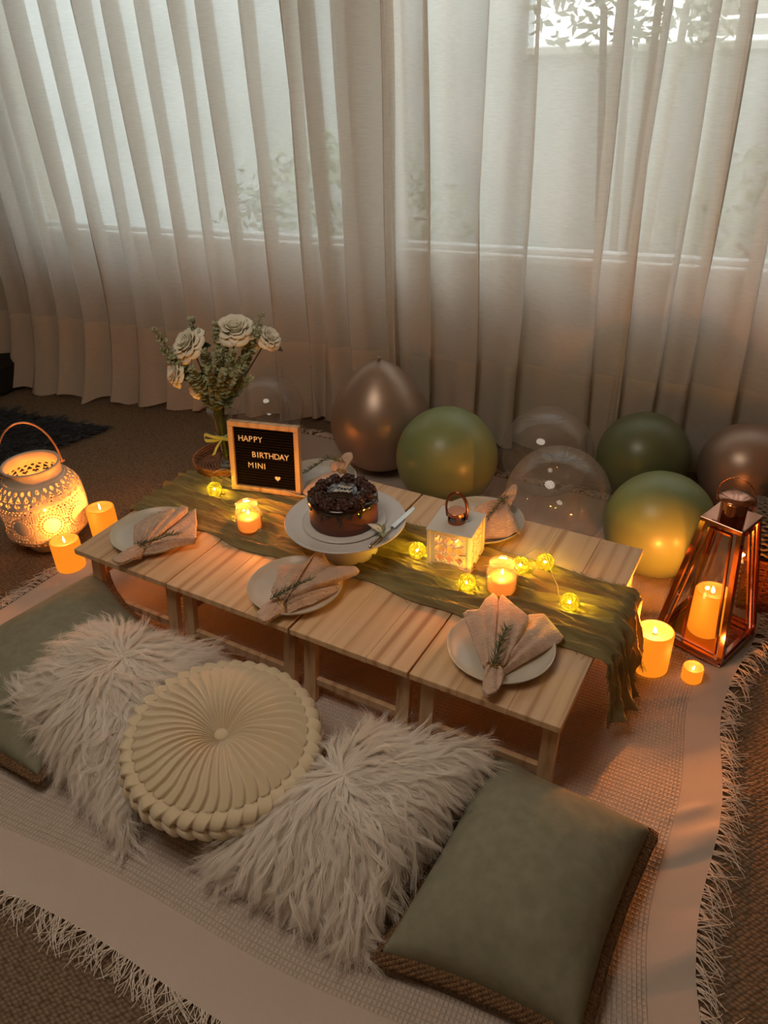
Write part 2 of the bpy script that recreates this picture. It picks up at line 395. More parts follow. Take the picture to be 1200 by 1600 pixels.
# ------------------------------------------------------------------ throw blanket
m_throw = None
def throw_material():
    m = bpy.data.materials.new('waffle_cotton'); m.use_nodes = True; n = m.node_tree.nodes; l = m.node_tree.links; b = n['Principled BSDF']
    b.inputs['Base Color'].default_value = lin((204, 188, 176)); b.inputs['Roughness'].default_value = .95; b.inputs['Specular IOR Level'].default_value = .1
    co = n.new('ShaderNodeTexCoord'); s = n.new('ShaderNodeSeparateXYZ'); l.new(co.outputs['UV'], s.inputs[0])
    def mth(op, a, bb=None):
        q = n.new('ShaderNodeMath'); q.operation = op
        for k, x in enumerate((a, bb)):
            if x is None: continue
            if isinstance(x, (int, float)): q.inputs[k].default_value = x
            else: l.new(x, q.inputs[k])
        return q.outputs[0]
    def cell(f):
        x = mth('ABSOLUTE', mth('SINE', mth('MULTIPLY', s.outputs['X'], f))); y = mth('ABSOLUTE', mth('SINE', mth('MULTIPLY', s.outputs['Y'], f * .8)))
        return mth('MINIMUM', x, y)
    big = mth('POWER', cell(math.pi / .0095), .6); fine = cell(math.pi / .003)
    # bands of plain weave between waffle
    band = mth('GREATER_THAN', mth('SINE', mth('MULTIPLY', s.outputs['Y'], 13.0)), -.55)
    ex = mth('MULTIPLY', mth('GREATER_THAN', s.outputs['X'], .10), mth('LESS_THAN', s.outputs['X'], 2.12))
    ey = mth('GREATER_THAN', s.outputs['Y'], .12)
    msk = mth('MULTIPLY', ex, ey)
    h = mth('ADD', mth('MULTIPLY', mth('MULTIPLY', big, msk), -1.0), mth('MULTIPLY', fine, -.16))
    bp = n.new('ShaderNodeBump'); bp.inputs['Strength'].default_value = .8; bp.inputs['Distance'].default_value = .004
    l.new(h, bp.inputs['Height']); l.new(bp.outputs[0], b.inputs['Normal']); return m
m_throw = throw_material()
m_fringe = mat('cotton_fringe', (226, 212, 198), .9, spec=.1)
NL, NR, FR, FL = map(np.array, ((-1.579, 1.343), (.40, .33), (1.34, 2.10), (-.42, 3.12)))
def throw_xy(u, v):
    """u along near edge 0..1, v towards the window 0..1"""
    u = np.asarray(u)[..., None]; v = np.asarray(v)[..., None]
    p = (NL * (1 - u) + NR * u) * (1 - v) + (FL * (1 - u) + FR * u) * v
    bow = np.array([-.085, .03]) * np.sin(np.pi * v) * u ** 3 + np.array([.018, .0]) * np.sin(v * 19) * u ** 4 + np.array([0, .012]) * np.sin(u * 17) * (1 - v) ** 4
    return p + bow
def throw_z(x, y):
    d = np.clip((x - .25) * 1.2, 0, 1) * np.where(y > 1.42, .25, 1)      # ripples stronger on the right side
    rip = (fbm(x * 1.6 + y * .9, y * 8 - x * 2.2, 3) - .42)
    z = .007 + np.clip(rip, 0, 1) * .10 * np.clip(d * 2.0, 0.08, 1)
    return np.clip(z, .005, .028)
nu, nv = 200, 240
uu, vv = np.meshgrid(np.linspace(0, 1, nu), np.linspace(0, 1, nv), indexing='ij')
xy = throw_xy(uu, vv); A = np.dstack([xy, throw_z(xy[..., 0], xy[..., 1])])
thr = empty('throw_blanket', (0, 0, 0), 0, 'cream waffle weave throw with fringed edges spread under the table', 'blanket')
to = MB().grid(A).build('blanket_cloth', m_throw, thr, smooth=True)
uvl = to.data.uv_layers.new(name='UVMap'); li = np.zeros(len(to.data.loops), int); to.data.loops.foreach_get('vertex_index', li)
UV = np.stack([uu.ravel() * 2.22, vv.ravel() * 2.1], 1)[li]; uvl.data.foreach_set('uv', UV.astype(np.float32).ravel())
def fringe():
    St = []; Rd = []; rg = np.random.default_rng(11); K = 7
    def edge(f, n, outv, gap):
        for k in range(n):
            t = (k + rg.uniform(-.2, .2)) / n
            p = f(t); o = outv(t); o = o / np.linalg.norm(o); side = np.array([-o[1], o[0]])
            cl = side * rg.normal(0, .6); ln = .052 * rg.uniform(.75, 1.25)
            for q in range(6):
                j = rg.normal(0, .004); d = o + cl + side * rg.normal(0, .22) + np.array([0, -.45]); d /= np.linalg.norm(d); cv = rg.normal(0, .024)
                L = ln * rg.uniform(.7, 1.15); T = np.linspace(0, 1, K)
                xy = p[None] + side * j + np.outer(T, d) * L + np.outer(T ** 2, side) * cv + np.outer(np.sin(T * 9 + rg.uniform(0, 6)) * T, side) * .002
                z = .008 + .012 * np.sin(np.pi * T) * rg.random() + .003 * rg.random() + (throw_z(p[0], p[1]) - .007) * (1 - T)
                St.append(np.column_stack([xy, z])); Rd.append(np.full(K, .0010) * (1 - .35 * T))
    g = lambda a, b: float(a) * 0 + throw_xy(a, b)
    edge(lambda t: throw_xy(t, 0.), 150, lambda t: np.array([-.45, -.89]), 0)
    edge(lambda t: throw_xy(1., t), 105, lambda t: np.array([.88, -.47]), 0)
    edge(lambda t: throw_xy(0., t), 150, lambda t: np.array([-.84, .54]), 0)
    edge(lambda t: throw_xy(t, 1.), 120, lambda t: np.array([.45, .89]), 0)
    o = hair('fringe', np.array(St), np.array(Rd), m_fringe, thr); o['kind'] = 'stuff'
fringe()

# ------------------------------------------------------------------ table frame
TL = np.array([-.90994, 1.86727, 0]); EX = np.array([.858139, -.513417, 0]); EY = np.array([.513417, .858139, 0]); TRZ = math.atan2(EX[1], EX[0]); TH_ = .25
def TW(x, y, z=TH_): return TL + EX * x + EY * y + np.array([0, 0, z])
def toT(p): q = np.asarray(p) - TL; return np.array([q @ EX, q @ EY, q[2]])

def pine(name, tone=0):
    m = bpy.data.materials.new(name); m.use_nodes = True; n = m.node_tree.nodes; l = m.node_tree.links; b = n['Principled BSDF']
    b.inputs['Roughness'].default_value = .5
    co = n.new('ShaderNodeTexCoord'); oi = n.new('ShaderNodeObjectInfo')
    ad = n.new('ShaderNodeVectorMath'); ad.operation = 'ADD'; sc = n.new('ShaderNodeVectorMath'); sc.operation = 'SCALE'; sc.inputs[3].default_value = 7.0
    cx = n.new('ShaderNodeCombineXYZ'); l.new(oi.outputs['Random'], cx.inputs[0]); l.new(oi.outputs['Random'], cx.inputs[2]); l.new(cx.outputs[0], sc.inputs[0])
    l.new(co.outputs['Object'], ad.inputs[0]); l.new(sc.outputs[0], ad.inputs[1])
    mp = n.new('ShaderNodeMapping'); mp.inputs['Scale'].default_value = (42, 1.2, 9); l.new(ad.outputs[0], mp.inputs[0])
    nz = n.new('ShaderNodeTexNoise'); nz.inputs['Scale'].default_value = 1; nz.inputs['Detail'].default_value = 5; nz.inputs['Distortion'].default_value = .25; l.new(mp.outputs[0], nz.inputs['Vector'])
    mp2 = n.new('ShaderNodeMapping'); mp2.inputs['Scale'].default_value = (4, .5, 2); l.new(ad.outputs[0], mp2.inputs[0])
    wv = n.new('ShaderNodeTexWave'); wv.wave_type = 'BANDS'; wv.bands_direction = 'X'; wv.inputs['Scale'].default_value = 2.2; wv.inputs['Distortion'].default_value = 3; wv.inputs['Detail'].default_value = 2; l.new(mp2.outputs[0], wv.inputs['Vector'])
    mi = n.new('ShaderNodeMath'); mi.operation = 'MULTIPLY_ADD'; mi.inputs[1].default_value = .16; l.new(wv.outputs['Fac'], mi.inputs[0]); 
    m2 = n.new('ShaderNodeMath'); m2.operation = 'MULTIPLY'; m2.inputs[1].default_value = .86; l.new(nz.outputs['Fac'], m2.inputs[0]); l.new(m2.outputs[0], mi.inputs[2])
    r = n.new('ShaderNodeValToRGB'); e = r.color_ramp.elements; e[0].position = .3; e[1].position = .72
    e[0].color = lin((224 + tone, 192 + tone, 154 + tone)); e[1].color = lin((178 + tone, 134 + tone, 96 + tone)); q = e.new(.55); q.color = lin((214 + tone, 178 + tone, 138 + tone))
    l.new(mi.outputs[0], r.inputs[0]); l.new(r.outputs[0], b.inputs['Base Color'])
    bp = n.new('ShaderNodeBump'); bp.inputs['Strength'].default_value = .2; bp.inputs['Distance'].default_value = .001; l.new(mi.outputs[0], bp.inputs['Height']); l.new(bp.outputs[0], b.inputs['Normal'])
    return m
m_pine = pine('pine_boards'); m_pine_leg = pine('pine_legs', -6)
TABS = [(0, .3575, 'pine low folding table at the end beside the vase tray, under the first plate'),
        (.361, .7655, 'pine low folding table second from the vase end, under the cake stand'),
        (.772, 1.1035, 'pine low folding table under the white lantern'),
        (1.109, 1.467, 'pine low folding table nearest the copper lantern, runner hanging off it')]
for k, (a, b, lab) in enumerate(TABS):
    wd = b - a; rt = empty('folding_table', TW(a, 0, 0), TRZ + (math.radians(.6) if k == 3 else 0), lab, 'table', 'low pine folding tables set side by side')
    nb = 3; bw = wd / nb
    for q in range(nb):
        MB().box((q * bw + .00008, 0, .232), ((q + 1) * bw - .00008, .73, .25), .0014 if q in (0, nb - 1) else .00045).build('board', m_pine, rt)
    for yy in (.035, .68): MB().box((.012, yy, .212), (wd - .012, yy + .018, .2315), .001).build('apron', m_pine_leg, rt)
    for xx in (.012, wd - .047):
        for yy, fo in ((.05, -.03), (.685, .03)):
            lg = MB(); vs = [(xx + dx, y + (fo if z == 0 else 0), z) for z in (.009, .212) for dx, y in ((0, yy - .009), (.035, yy - .009), (.035, yy + .009), (0, yy + .009))]
            vs = [(x, y + (fo if z < .1 else 0), z) for x, y, z in vs]
            lg.add(vs, [(3, 2, 1, 0), (4, 5, 6, 7), (0, 1, 5, 4), (1, 2, 6, 5), (2, 3, 7, 6), (3, 0, 4, 7)]).build('leg', m_pine_leg, rt)
    for yy, fo in ((.031, 0), (.704, 0)): MB().box((.047, yy - .007, .06), (wd - .047, yy + .007, .082), .001).build('stretcher', m_pine_leg, rt)
    for xx in (.03, wd - .042): MB().box((xx, .06, .14), (xx + .012, .675, .158), .001).build('rail', m_pine_leg, rt)

# ------------------------------------------------------------------ table runner
m_runner = mat('sage_muslin', (150, 138, 96), .95, spec=.05, var=((128, 114, 80), (9, 60, 9), 4), bump=('noise', (400, 400, 400), .3, .001))
def runner():
    nx, ny = 620, 200
    L1 = 1.475; drape = .27; s = np.linspace(-.045, L1 + drape, nx); v = np.linspace(0, 1, ny)
    S_, V = np.meshgrid(s, v, indexing='ij')
    y0 = .235 + .012 * np.sin(S_ * 9) + .008 * np.sin(S_ * 23 + 1) - .03 * np.exp(-((S_ - .15) / .1) ** 2)
    y1 = .548 + .012 * np.sin(S_ * 7 + 2) + .006 * np.sin(S_ * 21)
    y1 = np.where(S_ < .12, y1 - (.12 - S_) * .35, y1)
    Y = y0 + (y1 - y0) * V
    r1 = 1 - np.abs(np.sin(Y * 62 + 7 * fbm(S_ * 2.6, Y * 5, 3))); r2 = 1 - np.abs(np.sin(Y * 150 + 9 * fbm(S_ * 5 + 3, Y * 9, 3)))
    cr = r1 ** 1.5 * .024 * (.35 + fbm(S_ * 4 + 9, Y * 8, 2)) + r2 ** 1.3 * .009 * (.3 + fbm(S_ * 9, Y * 20, 2)) + (1 - np.abs(np.sin(Y * 330 + 14 * fbm(S_ * 11 + 5, Y * 16, 3)))) ** 1.2 * .0042 * (.2 + fbm(S_ * 12, Y * 30, 2)) + fbm(S_ * 45, Y * 90, 2) * .005
    cr *= (1 - .5 * np.abs(2 * V - 1) ** 6)
    edge = np.minimum(V, 1 - V) * 40
    Z = TH_ + .0035 + cr * np.clip(edge, 0.05, 1)
    X = S_.copy()
    # hanging end
    h = np.clip(S_ - L1, 0, None); on = h > 0
    fold = np.sin(V * 26 + 1.5 * np.sin(S_ * 6)) * .5 + .5 * np.sin(V * 47 + 2)
    ln = 1 - .12 * np.sin(V * 9 + 1) + .06 * np.sin(V * 31)
    hh = h * ln * .74
    fl = hh / drape
    X = np.where(on, L1 + .006 + .012 * np.clip(h * 60, 0, 1) + fl ** 1.2 * .05 + .022 * fold * np.clip(fl * 2.5, 0, 1) + cr * 1.0, X)
    Z = np.where(on, TH_ + .004 + .0 - hh + .0, Z)
    yc = .39; Y = np.where(on, yc + (Y - yc) * (1 + fl * -.08) + .012 * np.cos(V * 26 + 1) * fl - .02 * fl, Y)
    # rounded over the edge
    k = np.clip((S_ - (L1 - .02)) / .04, 0, 1); Z = np.where(~on, Z - .004 * k ** 2, Z)
    # cloth spilling over the left end
    l0 = np.clip(-.004 - S_, 0, None); Z = Z - l0 * .9; X = np.where(S_ < -.004, -.004 + (S_ + .004) * .45 - .006, X)
    Z = np.maximum(Z, .014)
    A = np.dstack([X, Y, Z])
    rt = empty('table_runner', TL, TRZ, 'crinkled olive muslin runner along the tables, its end hanging to the floor', 'runner')
    MB().grid(A).build('runner_cloth', m_runner, rt, smooth=True)
    # frayed edge threads
    St = []; Rd = []; rg = np.random.default_rng(4); K = 6
    for k in range(260):
        if k < 110: i, j = nx - 1, int(rg.integers(0, ny)); d = np.array([.15, rg.normal(0, .3), -.2])
        elif k < 190: i, j = int(rg.integers(nx * .86, nx)), 0; d = np.array([.1, -.4, -.5])
        else: i, j = int(rg.integers(0, nx)), rg.choice([0, ny - 1]); d = np.array([rg.normal(0, 1), (-1 if j == 0 else 1) * .5, .0])
        p = A[i, j]; T = np.linspace(0, 1, K); L = .022 * rg.uniform(.4, 1.2)
        q = p[None] + np.outer(T, d / np.linalg.norm(d)) * L + np.outer(np.sin(T * 5 + rg.uniform(0, 6)) * T, rg.normal(0, 1, 3)) * .003
        q[:, 2] = np.maximum(q[:, 2], .012 if i > nx * .85 else p[2] - .0005 * 0)
        St.append(q); Rd.append(np.full(K, .0005))
    o = hair('frayed_edge', np.array(St), np.array(Rd), m_runner, rt); o['kind'] = 'stuff'
runner()

# ------------------------------------------------------------------ plates, napkins, rings, rosemary
m_plate = mat('stoneware', (206, 200, 188), .28, spec=.5, var=((196, 190, 178), (14, 14, 14), 3))
PLATE = [(0, .004), (.05, .004), (.085, .004), (.09, .0), (.094, .002), (.108, .008), (.120, .017), (.1255, .0245), (.1265, .0265), (.1255, .0275), (.1235, .0265),
         (.117, .0195), (.104, .0125), (.088, .0092), (.05, .0085), (0, .0085)]
plate_d = [(.172, .158, .0, 'grey stoneware dinner plate at the vase end of the tables'),
           (.700, .132, .0, 'grey stoneware dinner plate in front of the cake stand'),
           (1.268, .158, .0, 'grey stoneware dinner plate at the front right corner of the tables'),
           (1.008, .640, .0, 'grey stoneware dinner plate behind the white lantern'),
           (.435, .635, .0, 'grey stoneware dinner plate mostly hidden behind the cake')]
pp = None
for x, y, z, lab in plate_d:
    if pp is None: o = pp = MB().lathe(PLATE, 72).build('dinner_plate', m_plate, smooth=True, weld=True)
    else: o = pp.copy(); COL.objects.link(o)
    o.location = tuple(TW(x, y, TH_ + .001)); tag(o, lab, 'plate', 'stoneware dinner plates on the tables')

m_nap = mat('gauze_napkin', (222, 190, 166), .95, spec=.05, sheen=.3, var=((206, 172, 148), (40, 40, 40), 4), bump=('noise', (130, 260, 60), 1.0, .006))
m_ring = mat('brass_wire', (196, 160, 92), .3, metal=1.0)
m_rosemary = mat('rosemary_needles', (78, 92, 58), .6, var=((104, 116, 80), (60, 60, 60), 2)); m_twig = mat('rosemary_stem', (98, 82, 56), .8)
def resample(pts, n):
    pts = np.array(pts); d = np.r_[0, np.cumsum(np.linalg.norm(np.diff(pts, axis=0), axis=1))]; t = np.linspace(0, d[-1], n)
    return np.stack([np.interp(t, d, pts[:, k]) for k in range(3)], 1)
def napkin(lab, ring, lobes, tail, zoff=0.0):
    """ring=(u,v,z); lobes: list of (base_left, base_right, outer[], bulge); tail: outline list around loop end. pixel+height triples."""
    mb = MB(); q = lambda t: P(t[0], t[1], t[2] + zoff); sd = abs(hash(lab)) % 97
    sd = sum(map(ord, lab)) % 97
    for bi, (bl, br, outer, bulge) in enumerate(lobes):
        nw, ntt = 26, 26
        base = resample([q(bl), q(br)], nw); out = resample([q(t) for t in outer], nw)
        A = np.zeros((nw, ntt, 3)); wv = np.linspace(0, 1, nw)
        for j in range(ntt):
            t = j / (ntt - 1); A[:, j] = base + (out - base) * t
            A[:, j, 2] += bulge * np.sin(np.pi * wv) * math.sin(math.pi * min(1, t * .85 + .12)) + .0045 * np.sin(wv * 17 + bi * 2 + 2.5 * t) * (1 - t) ** .7
            A[:, j, 2] += .004 * (fbm(A[:, j, 0] * 60 + sd, A[:, j, 1] * 60 + bi * 9, 3) - .45)
        mb.grid(A)
    # tail: three gathered ridges joined in a loop
    rc = q(ring); tl = [q(t) for t in tail]; end = np.mean([tl[0], tl[-1]], axis=0)
    out = resample(tl, 26); nw, ntt = 26, 14; ax = np.mean(out, axis=0) - rc; side = np.cross(ax, [0, 0, 1]); side /= np.linalg.norm(side)
    base = np.array([rc + side * (.016 * (-1 + 2 * k / 25)) for k in range(26)])
    if (out[0] - out[-1]) @ (base[0] - base[-1]) < 0: base = base[::-1]
    A = np.zeros((nw, ntt, 3)); wv = np.linspace(0, 1, nw)
    for j in range(ntt):
        t = j / (ntt - 1); A[:, j] = base + (out - base) * t; A[:, j, 2] += .009 * np.abs(np.sin(wv * math.pi * 3)) * (1 - .3 * t) + .004 * math.sin(math.pi * t) 
    B = A.copy(); B[:, :, 2] -= .006; B[:, :, 2] = np.maximum(B[:, :, 2], TH_ + .011)
    mb.grid(A)
    # closed underside so the roll has thickness
    mb.grid(B[:, ::-1])
    o = mb.build('napkin', m_nap, None, smooth=True, solid=.0022); tag(o, lab, 'napkin', 'blush gauze napkins on the plates'); return ax / np.linalg.norm(ax), rc
def nap_ring(lab, c, ax, r=.017):
    mb = MB(); a = Vector(ax).normalized(); u = a.cross(Vector((0, 0, 1))).normalized(); v = u.cross(a)
    for k in range(3):
        pts = []; off = (k - 1) * .0055; tl = random.uniform(-.25, .25)
        for i in range(36):
            t = 2 * math.pi * i / 36; pts.append(Vector(c) + u * math.cos(t) * r * 1.08 + v * (math.sin(t) * r * .78) + a * (off + tl * r * math.cos(t)))
        mb.tube(pts, .0012, 6, closed=True)
    o = mb.build('napkin_ring', m_ring, smooth=True); tag(o, lab, 'napkin ring', 'brass wire napkin rings')
def rosemary(lab, pts, nl=46, L=.022):
    pts = resample(pts, 24); rt = empty('rosemary_sprig', pts[0], 0, lab, 'rosemary', 'rosemary sprigs tucked in napkin rings')
    lp = pts - pts[0]; MB().tube(lp, [.0014] * 20 + [.001] * 4, 6).build('stem', m_twig, rt, smooth=True)
    mb = MB(); rg = random.Random(sum(map(ord, lab)))
    for k in range(nl):
        t = (k + .5) / nl; i = min(22, int(t * 23)); p = Vector(lp[i]).lerp(Vector(lp[i + 1]), t * 23 - i); d = Vector(lp[i + 1] - lp[i]).normalized()
        u = d.orthogonal().normalized(); v = d.cross(u); a = k * 2.4 + rg.uniform(-.4, .4); o = u * math.cos(a) + v * math.sin(a)
        if o.z < -.3: o.z *= -.6
        dr = (o * .85 + d * rg.uniform(.35, .9)).normalized(); l = L * rg.uniform(.6, 1.15) * (1 - .35 * t)
        mb.tube([p, p + dr * l * .5 + d * l * .04, p + dr * l + d * l * .18], [.0007, .0012, .0003], 4)
    mb.build('needles', m_rosemary, rt, kind='stuff')

zP = TH_ + .012
def c1(x, y): return (160 + x / 6.67, 770 + y / 6.67)
def c2(x, y): return (380 + x / 6, 840 + y / 6)
def c3(x, y): return (690 + x / 6, 910 + y / 6)
def c4(x, y): return (730 + x / 10, 750 + y / 10)
def z3(p, z): return (*p, z)
NP = [
 ('blush gauze napkin rolled in long folds on the plate at the vase end', z3(c1(420, 575), .282),
  [(z3(c1(330, 540), .275), z3(c1(430, 500), .285), [z3(c1(330, 340), .285), z3(c1(500, 240), .29), z3(c1(750, 165), .29), z3(c1(760, 200), .285)], .012),
   (z3(c1(385, 520), .285), z3(c1(445, 520), .288), [z3(c1(375, 400), .30), z3(c1(480, 340), .305), z3(c1(590, 300), .305)], .008),
   (z3(c1(410, 530), .285), z3(c1(460, 560), .284), [z3(c1(620, 330), .30), z3(c1(830, 130), .31), z3(c1(895, 155), .31), z3(c1(880, 215), .30)], .012),
   (z3(c1(430, 560), .276), z3(c1(470, 600), .276), [z3(c1(880, 215), .285), z3(c1(975, 165), .30), z3(c1(985, 330), .29), z3(c1(975, 470), .28)], .003),
   (z3(c1(430, 560), .285), z3(c1(440, 650), .272), [z3(c1(960, 455), .292), z3(c1(990, 470), .29), z3(c1(965, 530), .272)], .014)],
  [z3(c1(330, 590), .28), z3(c1(150, 660), .282), z3(c1(105, 715), .284), z3(c1(150, 745), .282), z3(c1(290, 715), .276), z3(c1(400, 670), .272)]),
 ('blush gauze napkin with a raised pointed tip on the plate before the cake stand', z3(c2(345, 620), .285),
  [(z3(c2(300, 540), .278), z3(c2(350, 540), .285), [z3(c2(310, 390), .285), z3(c2(345, 265), .29), z3(c2(560, 250), .30)], .003),
   (z3(c2(290, 560), .287), z3(c2(390, 600), .287), [z3(c2(262, 500), .292), z3(c2(300, 410), .31), z3(c2(450, 325), .325), z3(c2(600, 220), .335), z3(c2(690, 115), .345)], .004),
   (z3(c2(330, 560), .285), z3(c2(420, 620), .28), [z3(c2(600, 350), .30), z3(c2(690, 115), .345), z3(c2(755, 150), .335), z3(c2(825, 275), .30)], -.006),
   (z3(c2(400, 570), .283), z3(c2(430, 630), .28), [z3(c2(770, 265), .30), z3(c2(900, 268), .31), z3(c2(1040, 270), .312), z3(c2(1098, 310), .308), z3(c2(1070, 350), .30), z3(c2(920, 410), .29), z3(c2(560, 545), .282)], .014),
   (z3(c2(400, 600), .28), z3(c2(420, 705), .27), [z3(c2(700, 520), .285), z3(c2(905, 440), .29), z3(c2(880, 510), .274), z3(c2(640, 630), .268)], .012)],
  [z3(c2(270, 600), .282), z3(c2(180, 660), .284), z3(c2(130, 710), .286), z3(c2(140, 780), .28), z3(c2(190, 805), .278), z3(c2(300, 755), .274), z3(c2(390, 705), .272)]),
 ('blush gauze napkin fanned in three wide points on the front right plate', z3(c3(495, 800), .287),
  [(z3(c3(500, 790), .28), z3(c3(590, 850), .27), [z3(c3(820, 300), .278), z3(c3(960, 298), .28), z3(c3(1145, 515), .278), z3(c3(1120, 560), .272)], .014),
   (z3(c3(385, 800), .28), z3(c3(520, 740), .29), [z3(c3(200, 290), .292), z3(c3(240, 262), .292), z3(c3(350, 255), .298), z3(c3(410, 160), .30), z3(c3(485, 105), .302), z3(c3(528, 150), .298), z3(c3(530, 300), .294)], .012),
   (z3(c3(500, 740), .291), z3(c3(590, 790), .283), [z3(c3(532, 260), .296), z3(c3(540, 160), .30), z3(c3(565, 115), .302), z3(c3(640, 180), .302), z3(c3(820, 325), .30), z3(c3(800, 420), .29)], .016)],
  [z3(c3(410, 830), .28), z3(c3(385, 950), .28), z3(c3(385, 1030), .28), z3(c3(430, 1080), .28), z3(c3(500, 1050), .28), z3(c3(560, 970), .28), z3(c3(590, 860), .28)]),
 ('blush gauze napkin spread bell shaped on the plate behind the white lantern', z3(c4(560, 340), .305),
  [(z3(c4(470, 330), .30), z3(c4(560, 400), .30), [z3(c4(120, 420), .278), z3(c4(60, 560), .272), z3(c4(60, 700), .272)], .02),
   (z3(c4(490, 330), .302), z3(c4(660, 420), .302), [z3(c4(150, 700), .268), z3(c4(250, 930), .268), z3(c4(450, 935), .27), z3(c4(620, 905), .272), z3(c4(700, 850), .285), z3(c4(770, 810), .29), z3(c4(825, 860), .272), z3(c4(810, 770), .275)], .02)],
  [z3(c4(520, 290), .305), z3(c4(620, 190), .325), z3(c4(690, 90), .335), z3(c4(760, 90), .335), z3(c4(785, 140), .33), z3(c4(745, 300), .315), z3(c4(670, 430), .305)]),
 ('blush gauze napkin with its rolled tip showing behind the cake', (533, 738, .305),
  [((522, 738, .30), (540, 745, .30), [(480, 752, .275), (472, 770, .27), (485, 785, .27), (520, 800, .27)], .02)],
  [(520, 738, .305), (516, 729, .315), (528, 719, .33), (540, 710, .335), (550, 709, .335), (552, 715, .33), (545, 728, .315), (536, 738, .305)]),
]
ring_l = ['brass wire ring on the napkin at the vase end', 'brass wire ring on the napkin before the cake stand', 'brass wire ring on the three pointed napkin at the front right',
          'brass wire ring on the napkin behind the white lantern', 'brass wire ring on the napkin behind the cake']
for (lab, ring, lobes, tail), rl in zip(NP, ring_l):
    ax, rc = napkin(lab, ring, lobes, tail); nap_ring(rl, rc + np.array([0, 0, -.001]), ax, .0175)
Q = lambda f, x, y, z: P(*f(x, y), z)
rosemary('rosemary sprig lying along the napkin at the vase end', [Q(c1, 380, 545, .30), Q(c1, 560, 490, .308), Q(c1, 700, 440, .312), Q(c1, 800, 430, .31)])
rosemary('rosemary sprig with upright needles on the napkin before the cake stand', [Q(c2, 250, 580, .305), Q(c2, 400, 500, .318), Q(c2, 520, 440, .33), Q(c2, 640, 385, .335)], 54)
rosemary('rosemary sprig on the three pointed napkin at the front right', [Q(c3, 470, 790, .305), Q(c3, 525, 660, .31), Q(c3, 560, 540, .315), Q(c3, 610, 420, .32)], 46, .03)
rosemary('dark rosemary sprig hanging from the napkin behind the white lantern', [Q(c4, 640, 250, .33), Q(c4, 520, 350, .325), Q(c4, 400, 490, .31), Q(c4, 320, 580, .30), Q(c4, 345, 660, .29)], 50, .018)
rosemary('dark rosemary sprig poking out behind the cake', [P(540, 722, .335), P(512, 716, .335), P(495, 726, .33), P(478, 738, .325), P(466, 742, .32)], 60, .02)

# ------------------------------------------------------------------ cake stand, cake, knife
m_white = mat('glazed_white', (212, 208, 204), .25, spec=.5)
cs = empty('cake_stand', TW(.726, .35, TH_ + .012), TRZ, 'white ceramic cake stand with a wide drum foot under the chocolate cake', 'cake stand')
MB().lathe([(0, .085), (.10, .085), (.135, .087), (.155, .092), (.167, .097), (.1685, .1), (.167, .1025), (.16, .101), (.152, .098), (.118, .097), (0, .097)], 80).build('plate_top', m_white, cs, smooth=True, weld=True)
MB().lathe([(0, .0), (.085, .0), (.088, .004), (.086, .03), (.088, .07), (.095, .0845), (0, .0845)], 64).build('foot', m_white, cs, smooth=True)
SZ = TH_ + .012 + .097
cc = P(538, 812, SZ + .004)
cbd = MB().lathe([(0, 0), (.113, 0), (.116, .002), (.116, .005), (.113, .0065), (0, .0065)], 64).build('cake_board', m_white, smooth=True, weld=True)
cbd.location = (cc[0], cc[1], SZ + .0008); tag(cbd, 'round pale plate on the stand directly under the chocolate cake', 'plate')
ck = empty('chocolate_cake', (cc[0], cc[1], SZ + .0075), 0.0, 'round chocolate drip cake with piped swirls and white lettering', 'cake')
m_choc = mat('milk_chocolate_cream', (112, 62, 38), .5, bump=('noise', (25, 25, 60), .3, .002)); m_gan = mat('dark_ganache', (34, 20, 16), .12, coat=.5)
m_swirl = mat('chocolate_swirl', (62, 32, 26), .35)
CRAD = .0935; CH = .078
MB().lathe([(0, 0), (CRAD - .003, 0), (CRAD, .003), (CRAD, CH - .004), (CRAD - .004, CH), (0, CH)], 72).build('cake_body', m_choc, ck, smooth=True)
drips = {}
rgd = random.Random(5); na = 240; dl = [0.004 + .003 * math.sin(i * .16) for i in range(na)]
for q in range(19):
    c = int(q * na / 19 + rgd.uniform(-3, 3)); L = rgd.choice([.008, .014, .02, .034, .026]); wv = rgd.uniform(2.2, 3.4)
    for i in range(-9, 10):
        e = math.exp(-(i / wv) ** 4); dl[(c + i) % na] = max(dl[(c + i) % na], .004 + L * e)
A = np.zeros((na, 10, 3))
for i in range(na):
    a = 2 * math.pi * i / na; d = dl[i]
    pr = [(0, CH + .002), (.05, CH + .002), (.08, CH + .0025), (CRAD - .003, CH + .002), (CRAD + .0012, CH - .001), (CRAD + .002, CH - .004), (CRAD + .0022, CH - .004 - d * .5), (CRAD + .0028, CH - .004 - d * .9), (CRAD + .0015, CH - .006 - d), (CRAD - .001, CH - .006 - d)]
    for j, (rr, z) in enumerate(pr): A[i, j] = (rr * math.cos(a), rr * math.sin(a), z)
MB().grid(A, wrap=True).build('ganache_drip', m_gan, ck, smooth=True)
def swirl():
    mb = MB(); A = np.zeros((40, 14, 3))
    for i in range(40):
        a = 2 * math.pi * i / 40
        for j in range(14):
            t = j / 13; rr = .0215 * (1 - t ** 1.5) * (1 + .22 * math.sin(a * 6 + t * 7)) * (.75 + .25 * math.sin(t * math.pi) + .25 * (t < .3)); A[i, j] = (rr * math.cos(a), rr * math.sin(a), .028 * t + .0025 * math.sin(t * 19))
    return mb.grid(A, wrap=True)
s0 = None
